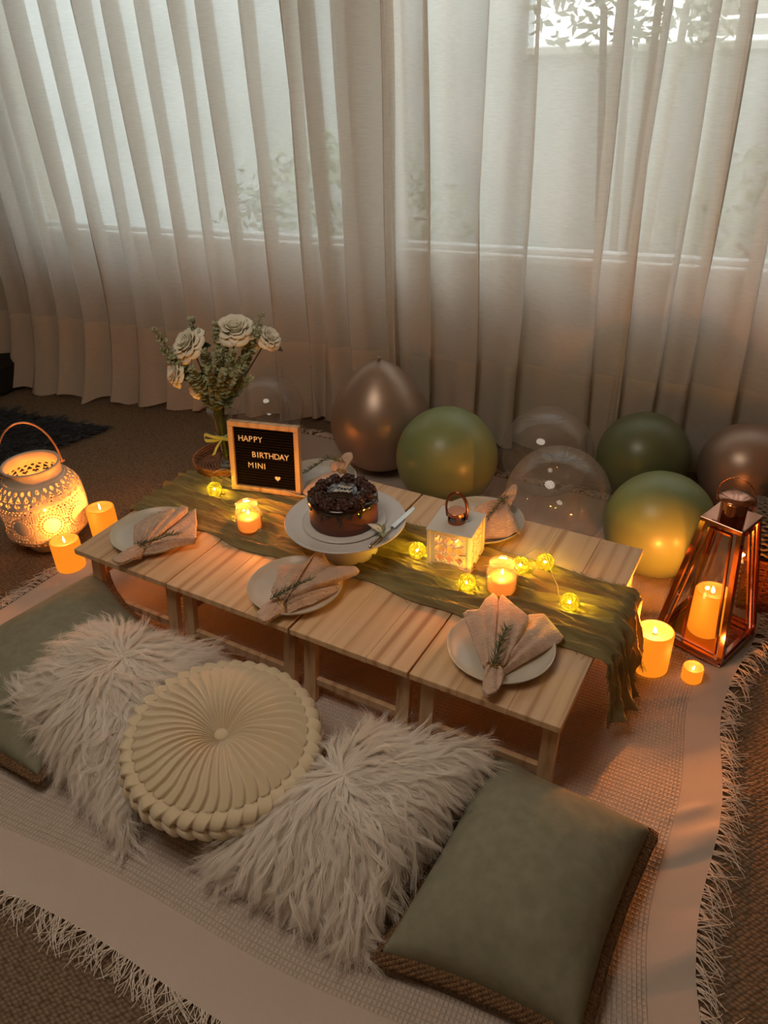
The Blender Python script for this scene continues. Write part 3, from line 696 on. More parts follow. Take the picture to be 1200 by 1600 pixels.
for k in range(11):
    a = 2 * math.pi * k / 11 + .2
    if s0 is None: s = s0 = swirl().build('piped_swirl', m_swirl, ck, smooth=True)
    else: s = s0.copy(); COL.objects.link(s)
    s.parent = ck; s.location = (.069 * math.cos(a), .069 * math.sin(a), CH + .001); s.rotation_euler = (random.uniform(-.2, .2), random.uniform(-.2, .2), a * 3)
m_ice = mat('white_icing', (225, 218, 205), .5)
def font_mesh(o):
    dg = bpy.context.evaluated_depsgraph_get(); me = bpy.data.meshes.new_from_object(o.evaluated_get(dg)); c = bpy.data.objects.new(o.name, me); cv = o.data
    c.parent = o.parent; c.matrix_local = o.matrix_local.copy(); nm = o.name.split('.')[0]; bpy.data.objects.remove(o); bpy.data.curves.remove(cv); COL.objects.link(c); c.name = nm; return c
def text(body, size, m, parent, loc, rot, ext=.0008, bev=.0003, shear=0, name='lettering', sp=1.0):
    c = bpy.data.curves.new(name, 'FONT'); c.body = body; c.size = size; c.extrude = ext; c.bevel_depth = bev; c.bevel_resolution = 1; c.shear = shear; c.space_character = sp; c.align_x = 'CENTER'
    c.materials.append(m); o = bpy.data.objects.new(name, c); COL.objects.link(o); o.parent = parent; o.location = loc; o.rotation_euler = rot; bpy.context.view_layer.update(); return font_mesh(o)
cp = MB().lathe([(0, 0), (.04, 0), (.042, .0015), (.04, .003), (0, .003)], 40).build('chocolate_disc', m_gan, ck, smooth=True); cp.location = (0, -.002, CH + .010); cp.rotation_euler = (.12, 0, 0)
MB().lathe([(0, 0), (.035, 0), (.03, .008), (0, .008)], 24).build('filling', m_swirl, ck, smooth=True).location = (0, 0, CH + .002)
text('Happy', .0150, m_ice, ck, (.006, .007, CH + .0155), (.12, 0, -.25), shear=.3)
text('Birthday', .0145, m_ice, ck, (.0, -.011, CH + .0138), (.12, 0, -.15), shear=.3)
# knife and leaf sprig
m_steel = mat('brushed_steel', (190, 188, 182), .22, metal=1.0)
kz = SZ + .009
ka, kb = P(577, 856, SZ + .008), P(647, 793, SZ + .012); kd = (kb - ka) / np.linalg.norm(kb - ka); kl = np.linalg.norm(kb - ka)
kn = empty('cake_knife', ka, math.atan2(kd[1], kd[0]), 'steel cake knife resting across the edge of the cake stand', 'knife')
MB().tube([(0, 0, 0), (.012, 0, .001), (kl * .42, 0, .002), (kl * .5, 0, .002)], [.004, .0055, .0042, .0032], 10, flat=.55).build('handle', m_steel, kn, smooth=True)
bl = MB(); x0, x1 = kl * .5, kl; n_ = 10; A = []
for i in range(n_):
    t = i / (n_ - 1); x = x0 + (x1 - x0) * t; wd = .007 * (1 - max(0, t - .7) ** 2 * 6); A.append([(x, -wd, .0015 + .002 * t), (x, wd * .6, .0045 + .002 * t), (x, wd * .6, .0030 + .002 * t), (x, -wd, .0008 + .002 * t)])
A = np.array(A); bl.grid(A.reshape(n_, 4, 3)); bl.f.append((0, 1, 2, 3)); bl.f.append((n_ * 4 - 4, n_ * 4 - 3, n_ * 4 - 2, n_ * 4 - 1)); bl.build('blade', m_steel, kn, solid=.0004)
m_lf = mat('soft_green_leaf', (122, 132, 92), .6, var=((150, 156, 116), (60, 60, 60), 2)); m_petal = mat('cream_petal', (238, 226, 204), .6, sss=.1)
def leaf_mesh(L, Wd, curl=.15, fold=.1, n=8, tip=1.0):
    A = np.zeros((n, 5, 3))
    for i in range(n):
        t = i / (n - 1); w = Wd / 2 * math.sin(math.pi * t ** (.8 * tip)) ** .8 if 0 < t < 1 else .0003
        for j in range(5):
            q = (j - 2) / 2; A[i, j] = (L * t, w * q, abs(q) * w * fold * 2 + curl * L * math.sin(t * math.pi * .7))
    return A
sp0 = P(599, 833, SZ + .012); sr = empty('leaf_sprig', sp0, .6, 'small green leaf sprig with a cream petal lying by the knife', 'sprig')
def rot_grid(A, E, t=(0, 0, 0)):
    from mathutils import Euler
    Rm = np.array(Euler(E, 'XYZ').to_matrix()); return A @ Rm.T + np.array(t)
for a, L, m_, nm in ((1.6, .04, m_lf, 'leaf'), (2.6, .035, m_lf, 'leaf'), (-2.2, .05, m_lf, 'leaf'), (.9, .03, m_lf, 'leaf'), (2.1, .05, m_petal, 'petal')):
    MB().grid(rot_grid(leaf_mesh(L, L * .42), (0, -.25, a))).build(nm, m_, sr, smooth=True, solid=.0006)
MB().tube([(-.03, -.03, 0), (-.01, -.012, .002), (0, 0, .003), (.01, .02, .004)], .001, 6).build('stem', m_twig, sr)

# ------------------------------------------------------------------ letter board
bL, bR = TW(.212, .468, 0), TW(.444, .523, 0); bw = float(np.linalg.norm(bR - bL)); ba = math.atan2((bR - bL)[1], (bR - bL)[0])
lb = empty('letter_board', (*((bL + bR) / 2)[:2], TH_ + .012), ba, 'square felt letter board in a pine frame reading happy birthday mini', 'letter board')
m_fr = pine('oak_frame', -10); m_felt = mat('black_felt', (26, 20, 18), .95, spec=.05); m_let = mat('white_letter', (240, 228, 205), .5)
TILT = math.radians(-8); RX = Matrix.Rotation(TILT, 4, 'X')
hh = bw * .965; fw = .0165; dp = .022
def board_box(a, b, bev, m_, nm): return MB().box(a, b, bev, T=RX).build(nm, m_, lb)
x0, x1 = -bw / 2, bw / 2
for a, b in (((x0, 0, 0), (x1, dp, fw)), ((x0, 0, hh - fw), (x1, dp, hh)), ((x0, 0, fw), (x0 + fw, dp, hh - fw)), ((x1 - fw, 0, fw), (x1, dp, hh - fw))): board_box(a, b, .001, m_fr, 'frame_bar')
board_box((x0 + fw, .012, fw), (x1 - fw, .018, hh - fw), 0, m_felt, 'felt_panel')
ns = 22; ph = (hh - 2 * fw) / ns; rb = MB()
for k in range(ns): rb.box((x0 + fw, .0085, fw + k * ph + ph * .2), (x1 - fw, .0122, fw + (k + 1) * ph - ph * .2), 0, T=RX)
rb.build('felt_ridges', m_felt, lb, kind='stuff')
def letters(s, fx, fz, size, sp):
    x = x0 + bw * fx; wds = {'I': .55, 'M': 1.35, 'H': 1.12, 'N': 1.12, 'D': 1.08, 'B': 1.0}
    for ch in s:
        wv = wds.get(ch, .92) * sp; c = bpy.data.curves.new('letter', 'FONT'); c.body = ch; c.size = size; c.extrude = .0007; c.offset = 0 if ch == 'M' else .00015; c.bevel_depth = .0; c.align_x = 'CENTER'; c.materials.append(m_let)
        o = bpy.data.objects.new('letter', c); COL.objects.link(o); o.parent = lb
        o.matrix_local = RX @ Matrix.Translation((x + wv / 2, .0072, hh * fz)) @ Matrix.Rotation(math.pi / 2, 4, 'X')
        bpy.context.view_layer.update(); font_mesh(o); x += wv
letters('HAPPY', .13, .725, .0265, .0175); letters('BIRTHDAY', .31, .505, .0265, .0172); letters('MINI', .24, .345, .0265, .0182)
hp = []
for i in range(24):
    t = 2 * math.pi * i / 24; hp.append((16 * math.sin(t) ** 3, 13 * math.cos(t) - 5 * math.cos(2 * t) - 2 * math.cos(3 * t) - math.cos(4 * t)))
hm = MB(); s = .0006; hx, hz = x0 + bw * .67, hh * .225
hm.add([tuple(RX @ Vector((hx + a * s, .0065, hz + b * s))) for a, b in hp] + [tuple(RX @ Vector((hx + a * s, .0082, hz + b * s))) for a, b in hp],
       [tuple(range(23, -1, -1)), tuple(range(24, 48))] + [(i, (i + 1) % 24, 24 + (i + 1) % 24, 24 + i) for i in range(24)])
hm.build('heart', m_let, lb)

# ------------------------------------------------------------------ candles, flames
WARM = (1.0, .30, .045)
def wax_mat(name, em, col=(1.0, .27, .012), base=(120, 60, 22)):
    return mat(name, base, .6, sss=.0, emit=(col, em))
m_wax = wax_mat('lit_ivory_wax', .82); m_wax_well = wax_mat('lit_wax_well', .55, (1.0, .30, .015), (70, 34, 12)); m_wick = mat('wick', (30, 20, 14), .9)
m_flame = mat('flame', (255, 220, 150), .5, emit=((1.0, .62, .20), 14))
def flame_parts(rt, z, s=1.0, lean=.12, name='flame'):
    A = np.zeros((14, 9, 3))
    for i in range(14):
        a = 2 * math.pi * i / 14
        for j in range(9):
            t = j / 8; rr = .0052 * s * math.sin(math.pi * t ** .65) ** .9 if 0 < t < 1 else .0001; A[i, j] = (rr * math.cos(a) + lean * .02 * t * t * s, rr * math.sin(a) * .6, z + .024 * s * t)
    return MB().grid(A, wrap=True).build(name, m_flame, rt, smooth=True)
def pillar(lab, xy, R, H, rz=0, grp='flameless pillar candles', e=.55, z0=0.0, wells=.016):
    rt = empty('pillar_candle', (xy[0], xy[1], z0), rz, lab, 'candle', grp)
    def dip(r, z, a):
        if z > H * .9: z = z - .006 * (1 + math.sin(a + rz)) * .5 * (r / R)
        return r, z
    MB().lathe([(0, 0), (R - .003, 0), (R, .003), (R, H * .5), (R, H - .003), (R - .002, H), (R - .005, H)], 48, fn=dip).build('wax_body', m_wax, rt, smooth=True)
    MB().lathe([(R - .005, H), (R - .008, H - .004), (R * .6, H - wells * .8), (R * .25, H - wells), (0, H - wells)], 48, fn=dip).build('wax_well', m_wax_well, rt, smooth=True)
    flame_parts(rt, H - wells + .002)
    l = point_light('candle_glow', (0, 0, H + .022), e * 6.5, WARM, .005); l.parent = rt
    return rt
m_tl = m_wax
pR = P(1012, 1045); pillar('flameless pillar candle standing in front of the copper lantern', pR, .050, .128, 2.6, e=1.3, z0=.012)
pl2 = P(155, 791, .15); pillar('flameless pillar candle beside the pierced lantern, behind the table corner', pl2, .047, .15, 2.0, e=.26)
pl1 = P(113, 887, .0); pillar('shorter flameless pillar candle between pierced lantern and table corner', pl1, .047, .110, 2.2, e=.34, z0=.006)
tlp = P(1078, 1067); tr_ = empty('tealight', (tlp[0], tlp[1], .016), 0, 'small round tealight on the blanket before the copper lantern', 'tealight')
MB().lathe([(0, 0), (.024, 0), (.0265, .003), (.0265, .040), (.0245, .043), (.0225, .040)], 36).build('wax_body', m_wax, tr_, smooth=True)
MB().lathe([(.0225, .040), (.020, .034), (0, .032)], 36).build('wax_well', m_wax_well, tr_, smooth=True); flame_parts(tr_, .031, .6)
point_light('candle_glow', (0, 0, .05), .6, WARM, .008).parent = tr_

m_jar = glass_mat('jar_glass', (.99, .97, .94), 1.1, .02, film=.05)
m_jwax = mat('lit_jar_wax', (190, 100, 60), .4, emit=((1.0, .25, .03), .95))
def jar_candle(lab, xy, s=1.0):
    rt = empty('jar_candle', (xy[0], xy[1], TH_ + .012), 0, lab, 'candle', 'glass jar candles on the runner')
    R = .0385 * s
    MB().lathe([(0, .001), (R - .005, 0), (R, .005), (R, .055), (R - .002, .064), (R - .007, .071), (R - .007, .084), (R - .0055, .086), (R - .0075, .087), (R - .009, .084), (R - .009, .071),
                (R - .005, .063), (R - .003, .055), (R - .003, .006), (R - .006, .004), (0, .004)], 48).build('jar_glass', m_jar, rt, smooth=True)
    MB().lathe([(0, .005), (R - .006, .005), (R - .0035, .009), (R - .0035, .043), (R - .006, .045), (0, .043)], 40).build('wax', m_jwax, rt, smooth=True)
    MB().tube([(0, 0, .043), (.001, 0, .052)], .0009, 6).build('wick', m_wick, rt); flame_parts(rt, .05, .75)
    point_light('candle_glow', (0, 0, .064), 2.0, WARM, .01).parent = rt
jar_candle('lit jar candle on the runner in front of the letter board', P(391, 826, .262)); jar_candle('lit jar candle on the runner behind the front right plate', P(783, 922, .262), 1.05)

# ------------------------------------------------------------------ string of ball lights
YEL = (1.0, .66, .03)
m_thread = mat('lit_cotton_thread', (84, 64, 14), .7, emit=((1.0, .66, .01), .42)); m_led = mat('led_bead', (255, 255, 200), .5, emit=((1.0, .9, .35), 14)); m_wire = mat('silver_wire', (226, 206, 150), .3, metal=.8)
sl = empty('string_lights', (0, 0, 0), 0, 'string of small yellow cotton ball lights winding over the runner', 'string lights')
BR = .0235; BZ = TH_ + .012 + BR
def ball_mesh():
    mb = MB(); rg = random.Random(3)
    for k in range(24):
        nrm = Vector((rg.gauss(0, 1), rg.gauss(0, 1), rg.gauss(0, 1))).normalized(); u = nrm.orthogonal().normalized(); v = nrm.cross(u); off = rg.uniform(-.55, .55); rr = math.sqrt(1 - off * off)
        mb.tube([nrm * off * BR + (u * math.cos(2 * math.pi * i / 26) + v * math.sin(2 * math.pi * i / 26)) * rr * BR for i in range(26)], .00085, 4, closed=True)
    return mb
balls_px = [(335, 764), (381, 798), (652, 860), (729, 910), (813, 883), (852, 878), (890, 941)]
bp_ = [P(u, v, BZ) for u, v in balls_px]; b0 = l0 = None
for p in bp_:
    if b0 is None: b = b0 = ball_mesh().build('ball_shade', m_thread, sl, smooth=True); l = l0 = MB().sphere((0, 0, 0), .004, 10, 8).build('led', m_led, b)
    else: b = b0.copy(); COL.objects.link(b); l = l0.copy(); COL.objects.link(l); l.parent = b
    b.parent = sl; b.location = tuple(p); b.rotation_euler = (random.uniform(0, 6), random.uniform(0, 6), 0)
    q = point_light('led_glow', p + np.array([0, 0, .004]), .8, YEL, .006); q.parent = sl
def cr_spline(pts, n=10):
    pts = [Vector(p) for p in pts]; out = []; pp_ = [pts[0]] + pts + [pts[-1]]
    for i in range(1, len(pp_) - 2):
        a, b, c, d = pp_[i - 1:i + 3]
        for k in range(n):
            t = k / n; out.append(.5 * ((2 * b) + (-a + c) * t + (2 * a - 5 * b + 4 * c - d) * t * t + (-a + 3 * b - 3 * c + d) * t ** 3))
    return out + [pts[-1]]
wz = TH_ + .02
wp = [bp_[0] + [.02, .02, .02], P(362, 740, .30), P(350, 733, .305), P(333, 740, .30), bp_[0] + [0, 0, .024], P(350, 785, wz), P(372, 790, wz), bp_[1] + [0, 0, .024], P(412, 779, wz + .012), P(455, 790, wz), P(560, 800, wz + .005), P(610, 835, wz), P(632, 848, wz + .006), bp_[2] + [0, 0, .024],
      P(660, 885, wz), P(690, 890, wz + .01), P(712, 892, wz + .012), bp_[3] + [0, 0, .024], P(742, 888, wz), P(757, 884, wz), P(785, 883, wz), P(800, 876, wz + .02), bp_[4] + [0, 0, .024],
      P(818, 868, wz + .03), P(843, 854, wz + .035), P(850, 858, wz + .035), bp_[5] + [0, 0, .024], P(862, 895, wz + .02), P(871, 915, wz + .014), P(874, 930, wz + .012), bp_[6] + [0, 0, .022]]
MB().tube(cr_spline(wp, 8), .0009, 5).build('wire', m_wire, sl, smooth=True)

# ------------------------------------------------------------------ white lattice lantern
m_wp = mat('white_painted_metal', (226, 218, 206), .5); m_cop = mat('copper_metal', (176, 112, 82), .25, metal=1.0); m_leather = mat('copper_strap', (150, 92, 66), .3, metal=.9)
la, lb_ = P(667, 881, .262), P(737, 897, .262); LS = .124; lr = math.atan2((lb_ - la)[1], (lb_ - la)[0])
_e = np.array([math.cos(lr), math.sin(lr), 0]); _n = np.array([-_e[1], _e[0], 0]); lc = la + _e * LS / 2 + _n * LS / 2
wlan = empty('lattice_lantern', (lc[0], lc[1], TH_ + .012), lr, 'small white square lantern with quatrefoil cut-out sides and copper cap', 'lantern')
HB = .112; h2 = LS / 2
MB().box((-h2, -h2, 0), (h2, h2, .005), .001).build('base', m_wp, wlan)
MB().box((-h2 - .002, -h2 - .002, HB), (h2 + .002, h2 + .002, HB + .004), .001).build('roof', m_wp, wlan)
for sx_, sy_ in ((-1, -1), (1, -1), (1, 1), (-1, 1)):
    x, y = sx_ * (h2 - .0045), sy_ * (h2 - .0045); MB().box((x - .0045, y - .0045, .005), (x + .0045, y + .0045, HB), .0008).build('corner_post', m_wp, wlan)
def lattice_panel():
    mb = MB(); wv = h2 - .009; z0, z1 = .008, HB - .003; y = -h2 + .003; t = .008
    mb.box((-wv, y, z0), (wv, y + .003, z0 + t)).box((-wv, y, z1 - t), (wv, y + .003, z1)).box((-wv, y, z0 + t), (-wv + t + .004, y + .003, z1 - t)).box((wv - t - .004, y, z0 + t), (wv, y + .003, z1 - t))
    xa, xb, za, zb = -wv + t + .004, wv - t - .004, z0 + t, z1 - t; nx_, nz_ = 3, 3; dx = (xb - xa) / nx_; dz = (zb - za) / nz_
    def rib(pts): 
        mb.tube([(a, y + .0015, b) for a, b in pts], .0026, 4)
    for i in range(nx_ + 1):
        for j in range(nz_ + 1):
            if i == nx_ or j == nz_: continue
            cx, cz = xa + dx * (i + .5), za + dz * (j + .5)
            pts = []
            for k in range(49):   # quatrefoil outline
                a = 2 * math.pi * k / 48; rr = .36 + .15 * abs(math.cos(2 * a)) ** .6; pts.append((cx + dx * rr * math.cos(a), cz + dz * rr * math.sin(a)))
            rib(pts)
            for qx, qz in ((1, 1), (-1, 1)): rib([(cx + qx * dx * .30, cz + qz * dz * .30), (cx + qx * dx * .5, cz + qz * dz * .5)]); rib([(cx - qx * dx * .30, cz - qz * dz * .30), (cx - qx * dx * .5, cz - qz * dz * .5)])
    return mb
p0 = None
for k in range(4):
    if p0 is None: p_ = p0 = lattice_panel().build('lattice_panel', m_wp, wlan)
    else: p_ = p0.copy(); COL.objects.link(p_); p_.parent = wlan
    p_.rotation_euler = (0, 0, k * math.pi / 2)
MB().tube([(h2 - .014, -h2 - .001, .055), (h2 - .03, -h2 - .006, .056)], .0012, 6).build('latch', m_cop, wlan)
def ring_wall(mb, R, z0, z1, th, gaps, n=72):
    for i in range(n):
        a = 360 * i / n
        if any(g0 <= a % 360 < g1 for g0, g1 in gaps): continue
        a0, a1 = math.radians(a), math.radians(a + 360 / n); q = lambda r_, a_, z: (r_ * math.cos(a_), r_ * math.sin(a_), z)
        mb.add([q(R, a0, z0), q(R, a1, z0), q(R, a1, z1), q(R, a0, z1), q(R - th, a0, z0), q(R - th, a1, z0), q(R - th, a1, z1), q(R - th, a0, z1)], [(0, 1, 2, 3), (5, 4, 7, 6), (3, 2, 6, 7), (1, 0, 4, 5)])
cap = MB(); cR = .0245; zc = HB + .004
ring_wall(cap, cR, zc, zc + .009, .002, []); ring_wall(cap, cR, zc + .009, zc + .023, .002, [(225, 285), (45, 105), (135, 195), (315, 360)]); ring_wall(cap, cR, zc + .023, zc + .032, .002, [])
cap.lathe([(0, zc + .032), (cR, zc + .032), (cR + .001, zc + .033), (cR, zc + .034), (0, zc + .035)], 48); cap.build('cap', m_cop, wlan)
hp = [(-.0275, 0, zc + .012)] + [(-.0295 * math.cos(t) * (1.0 + .06 * math.sin(t)), 0, zc + .036 + .052 * math.sin(t)) for t in np.linspace(0, math.pi, 26)] + [(.0275, 0, zc + .012)]
MB().tube(hp, .0027, 8, flat=1.6).build('handle', m_leather, wlan, smooth=True)
ic = empty('votive_candle', (lc[0], lc[1], TH_ + .0175), 0, 'lit votive candle inside the small white lantern', 'candle')
MB().lathe([(0, 0), (.024, 0), (.025, .002), (.025, .038), (.022, .040), (0, .038)], 32).build('wax_body', m_jwax, ic, smooth=True); flame_parts(ic, .042, .9); point_light('candle_glow', (0, 0, .062), .35, WARM, .008).parent = ic

# ------------------------------------------------------------------ pierced metal lantern at left
m_cream_metal = mat('cream_enamel', (214, 200, 182), .45, var=((200, 186, 168), (12, 12, 12), 3))
pc = P(85, 844, 0); plan = empty('pierced_lantern', (pc[0], pc[1], 0.002), 0, 'round cream metal lantern with pierced lace pattern on the carpet', 'lantern')
BRd = .143
def prof(t):   # t 0..1 bottom to top of pierced body
    zz = .028 + t * .238
    if t < .22: rr = .082 + (BRd - .004 - .082) * math.sin(t / .22 * math.pi / 2) ** .9
    elif t < .72: rr = BRd - .004 + .004 * math.sin((t - .22) / .5 * math.pi)
    else: rr = (BRd - .004) - (BRd - .004 - .100) * (1 - math.cos((t - .72) / .28 * math.pi / 2)) ** 1.0
    return rr, zz
NA, NT = 480, 170
def hole(a, t):
    u = a / (2 * math.pi)
    def dots(n, c, h, ph=0, w=.5, shape=1):
        x = (u * n + ph) % 1 - .5; y = (t - c) / h
        return (abs(x) / w * 2) ** shape * .5 + abs(y) < .5 if shape == 1 else (x / w * 2) ** 2 + (2 * y) ** 2 < 1
    if dots(30, .945, .05, 0, .55, 2): return True
    if .84 < t < .92:   # triangles
        x = abs((u * 30 + .5) % 1 - .5); return x < .36 * (1 - abs(t - .85) / .075) 
    if .75 < t < .84:   # hearts / clovers
        x = (u * 24) % 1 - .5; y = (t - .795) / .04
        return ((abs(x) - .16) ** 2 / .022 + (y - .25) ** 2 / .3 < 1) or (abs(x) < .26 * (y + 1) * .6 and y < .35)
    if .70 < t < .735: return dots(60, .7175, .026, 0, .6, 2)
    if .665 < t < .70: return dots(60, .6825, .026, .5, .6, 2)
    if .26 < t < .655:
        n = 9; x = ((u * n) % 1 - .5) * (2 * math.pi * BRd / n); y = (t - .457) * .238
        rr = math.hypot(x, y); th = math.atan2(y, x)
        for R0, w_, k in ((.031, .0042, 20), (.041, .0042, 26)):
            if abs(rr - R0) < w_ * .6 and (th / (2 * math.pi) * k) % 1 < .66: return True
        x2 = ((u * n + .5) % 1 - .5) * (2 * math.pi * BRd / n); r2 = math.hypot(x2, y); th2 = math.atan2(y, x2)
        if rr > .044:
            if abs(r2 - .009) < .003 and (th2 / (2 * math.pi) * 8) % 1 < .6: return True
            if abs(y) > .022: 
                return ((u * 108) % 1 < .55) and ((t * 42) % 1 < .55)
        return False
    if .20 < t < .25: return dots(60, .225, .032, 0, .6, 2)
    if .10 < t < .19:
        x = abs((u * 40) % 1 - .5); return x < .36 * (1 - abs(t - .11) / .085)
    if .04 < t < .09: return dots(40, .065, .03, .5, .5, 2)
    return False
mb = MB(); NTs = NT
pv = [prof(j / NT) for j in range(NT + 1)]
for i in range(NA):
    a = 2 * math.pi * i / NA; ca, sa = math.cos(a), math.sin(a)
    mb.v.extend([(r_ * ca, r_ * sa, z_) for r_, z_ in pv])
for i in range(NA):
    ii = (i + 1) % NA; a = 2 * math.pi * (i + .5) / NA
    for j in range(NT):
        if hole(a, (j + .5) / NT): continue
        mb.f.append((i * (NT + 1) + j, ii * (NT + 1) + j, ii * (NT + 1) + j + 1, i * (NT + 1) + j + 1))
mb.build('pierced_body', m_cream_metal, plan, smooth=True, solid=.0012)
MB().lathe([(0, 0), (.08, 0), (.083, .004), (.083, .028), (.080, .028), (.080, .006), (0, .006)], 64).build('base', m_cream_metal, plan, smooth=True)
MB().lathe([(.0995, .266), (.094, .272), (.092, .285), (.092, .303), (.095, .306), (.0965, .309), (.0945, .312), (.088, .311), (.086, .306), (.0875, .285), (.0945, .268), (.0995, .266)], 72).build('collar', m_cream_metal, plan, smooth=True)
m_handle = mat('rose_gold_wire', (206, 158, 128), .35, metal=.6)
hpts = [(.099 * math.cos(t), 0, .283 + .175 * math.sin(t)) for t in np.linspace(0, math.pi, 40)]
hr = MB().tube(hpts, .0032, 8).build('handle', m_handle, plan, smooth=True); hr.rotation_euler = (0, 0, .55)
for sgn in (-1, 1): MB().tube([(sgn * .088 * math.cos(.55), sgn * .088 * math.sin(.55), .288), (sgn * .108 * math.cos(.55), sgn * .108 * math.sin(.55), .288)], .004, 8).build('hinge', m_handle, plan)
pillar('flameless pillar candle inside the pierced cream lantern', (pc[0], pc[1]), .045, .12, 1, e=.32, z0=.0085)

# ------------------------------------------------------------------ copper pyramid lantern at right
m_rose = mat('rose_gold_polished', (186, 134, 112), .12, metal=1.0)
m_lglass = glass_mat('lantern_glass', (.98, .96, .93), .5)
ca_ = P(1124, 1046, .014); CS = .2; clr = math.radians(-49); _e = np.array([math.cos(clr), math.sin(clr), 0]); _n = np.array([-_e[1], _e[0], 0])
cc_ = ca_ - _e * CS / 2 + _n * CS / 2
cl = empty('copper_lantern', (cc_[0], cc_[1], .014), clr, 'tall polished copper lantern with sloping glass sides', 'lantern')
h2 = CS / 2; t2 = .048; Z1 = .030; Z2 = .393
MB().box((-h2, -h2, 0), (h2, h2, .010), .002).build('base', m_rose, cl)
MB().box((-h2 + .006, -h2 + .006, .010), (h2 - .006, h2 - .006, Z1 - .012), .001).build('base_tray', m_rose, cl)
cor = [(-1, -1), (1, -1), (1, 1), (-1, 1)]
for k in range(4):
    a, b = cor[k], cor[(k + 1) % 4]; g = h2 - .006
    MB().prism((a[0] * g, a[1] * g, .016), (b[0] * g, b[1] * g, .016), .012, .014).build('lower_rail', m_rose, cl)
    MB().prism((a[0] * g, a[1] * g, .018), (a[0] * t2, a[1] * t2, Z2), .013).build('corner_bar', m_rose, cl)
    # glazed door frame set in each side
    A0, B0 = Vector((a[0] * g, a[1] * g, .026)), Vector((b[0] * g, b[1] * g, .026)); A1, B1 = Vector((a[0] * t2, a[1] * t2, Z2 - .004)), Vector((b[0] * t2, b[1] * t2, Z2 - .004))
    i0, i1 = .13, .24
    p = [A0.lerp(B0, .10), A0.lerp(B0, .90), A1.lerp(B1, .80), A1.lerp(B1, .20)]; up0 = (A1 - A0).lerp(B1 - B0, .5).normalized()
    p[0] += up0 * .008; p[1] += up0 * .008; p[2] -= up0 * .014; p[3] -= up0 * .014
    f = empty('glass_door', (0, 0, 0)); f.parent = cl; bpy.data.objects.remove(f)
    fo = MB()
    for q in range(4): fo.prism(p[q], p[(q + 1) % 4], .010, .005)
    fo = fo.build('side_frame', m_rose, cl)
    MB().add([p[0], p[1], p[2], p[3]], [(0, 1, 2, 3)]).build('pane', m_lglass, fo, solid=.0015)
MB().box((-t2 - .008, -t2 - .008, Z2 - .006), (t2 + .008, t2 + .008, Z2 + .006), .001).build('top_plate', m_rose, cl)
MB().lathe([(0, Z2 + .006), (.033, Z2 + .006), (.033, Z2 + .058), (0, Z2 + .058)], 48).build('chimney', m_rose, cl, smooth=False)
MB().lathe([(0, Z2 + .054), (.036, Z2 + .054), (.044, Z2 + .058), (.042, Z2 + .063), (.025, Z2 + .068), (0, Z2 + .070)], 48).build('cap', m_rose, cl, smooth=True)
hp = [(-.046, 0, Z2 + .038)] + [(-.050 * math.cos(t), 0, Z2 + .056 + .060 * math.sin(t)) for t in np.linspace(0, math.pi, 30)] + [(.046, 0, Z2 + .038)]
MB().tube(hp, .0022, 8).build('handle', m_rose, cl, smooth=True)
for sg in (-1, 1): MB().tube([(sg * .030, 0, Z2 + .04), (sg * .048, 0, Z2 + .04)], .003, 8).build('pivot', m_rose, cl)
MB().sphere((-.06, -h2 * .83, .16), .005, 10, 8).build('door_knob', m_rose, cl, smooth=True)
px = P(1089, 1000, .034); pillar('flameless pillar candle inside the copper lantern', (cc_[0] - .002, cc_[1] - .0), .046, .142, 2.6, e=.26, z0=.034)

# ------------------------------------------------------------------ wicker hamper at right edge
m_wick_r = mat('red_brown_wicker', (150, 82, 48), .55, var=((112, 58, 34), (30, 30, 30), 3)); m_wick_g = mat('grey_brown_wicker', (132, 118, 100), .6, var=((104, 92, 78), (30, 30, 30), 3))
wb = P(1150, 952, .0); wk = empty('wicker_hamper', (wb[0], wb[1], .004), TRZ + math.radians(4), 'red brown wicker picnic hamper with greyish woven lid beside the copper lantern', 'basket')
BW, BD, BH = .46, .30, .175
def weave_ring(mb, z, ph, W_, D_, r_, amp=.0035, n_stake=.026):
    per = [(0, 0), (W_, 0), (W_, D_), (0, D_)]; pts = []
    for k in range(4):
        a, b = Vector((*per[k], 0)), Vector((*per[(k + 1) % 4], 0)); L = (b - a).length; m_ = max(2, int(L / n_stake)); nn = Vector(((b - a).y, -(b - a).x, 0)).normalized()
        for i in range(m_ * 2):
            t = i / (m_ * 2); pts.append(a.lerp(b, t) + nn * amp * (1 if (i // 1 + ph) % 2 else -1) * (1 if i % 1 == 0 else 0) + Vector((0, 0, z)))
    mb.tube(pts, r_, 5, closed=True)
for k in range(17):
    mb = MB(); weave_ring(mb, .006 + k * .0102, k % 2, BW, BD, .0046); mb.build('wicker_row', m_wick_r, wk, smooth=True)
st = MB()
for x in np.arange(.0, BW + .001, .0255): st.tube([(x, -.001, 0), (x, -.001, BH + .004)], .003, 6)
for y in np.arange(.0, BD + .001, .0255): st.tube([(0, y, 0), (0, y, BH + .004)], .003, 6)
st.build('stakes', m_wick_r, wk, kind='stuff')
MB().box((.004, .004, 0), (BW - .004, BD - .004, .004)).build('basket_floor', m_wick_r, wk)
for k in range(24):
    t = k / 23; y = -.012 + (BD + .024) * t; z = BH + .012 + .075 * math.sin(math.pi * (.06 + .88 * t)) ** .7
    MB().tube([(-.012 + (BW + .024) * i / 36, y, z + .003 * (1 if (i + k) % 2 else -1)) for i in range(37)], .0046, 5).build('lid_strand', m_wick_g, wk, smooth=True)
rim = MB().tube([(-.012, -.012, BH + .008), (BW + .012, -.012, BH + .008), (BW + .012, BD + .012, BH + .008), (-.012, BD + .012, BH + .008)], .007, 8, closed=True).build('lid_rim', m_wick_r, wk, smooth=True)
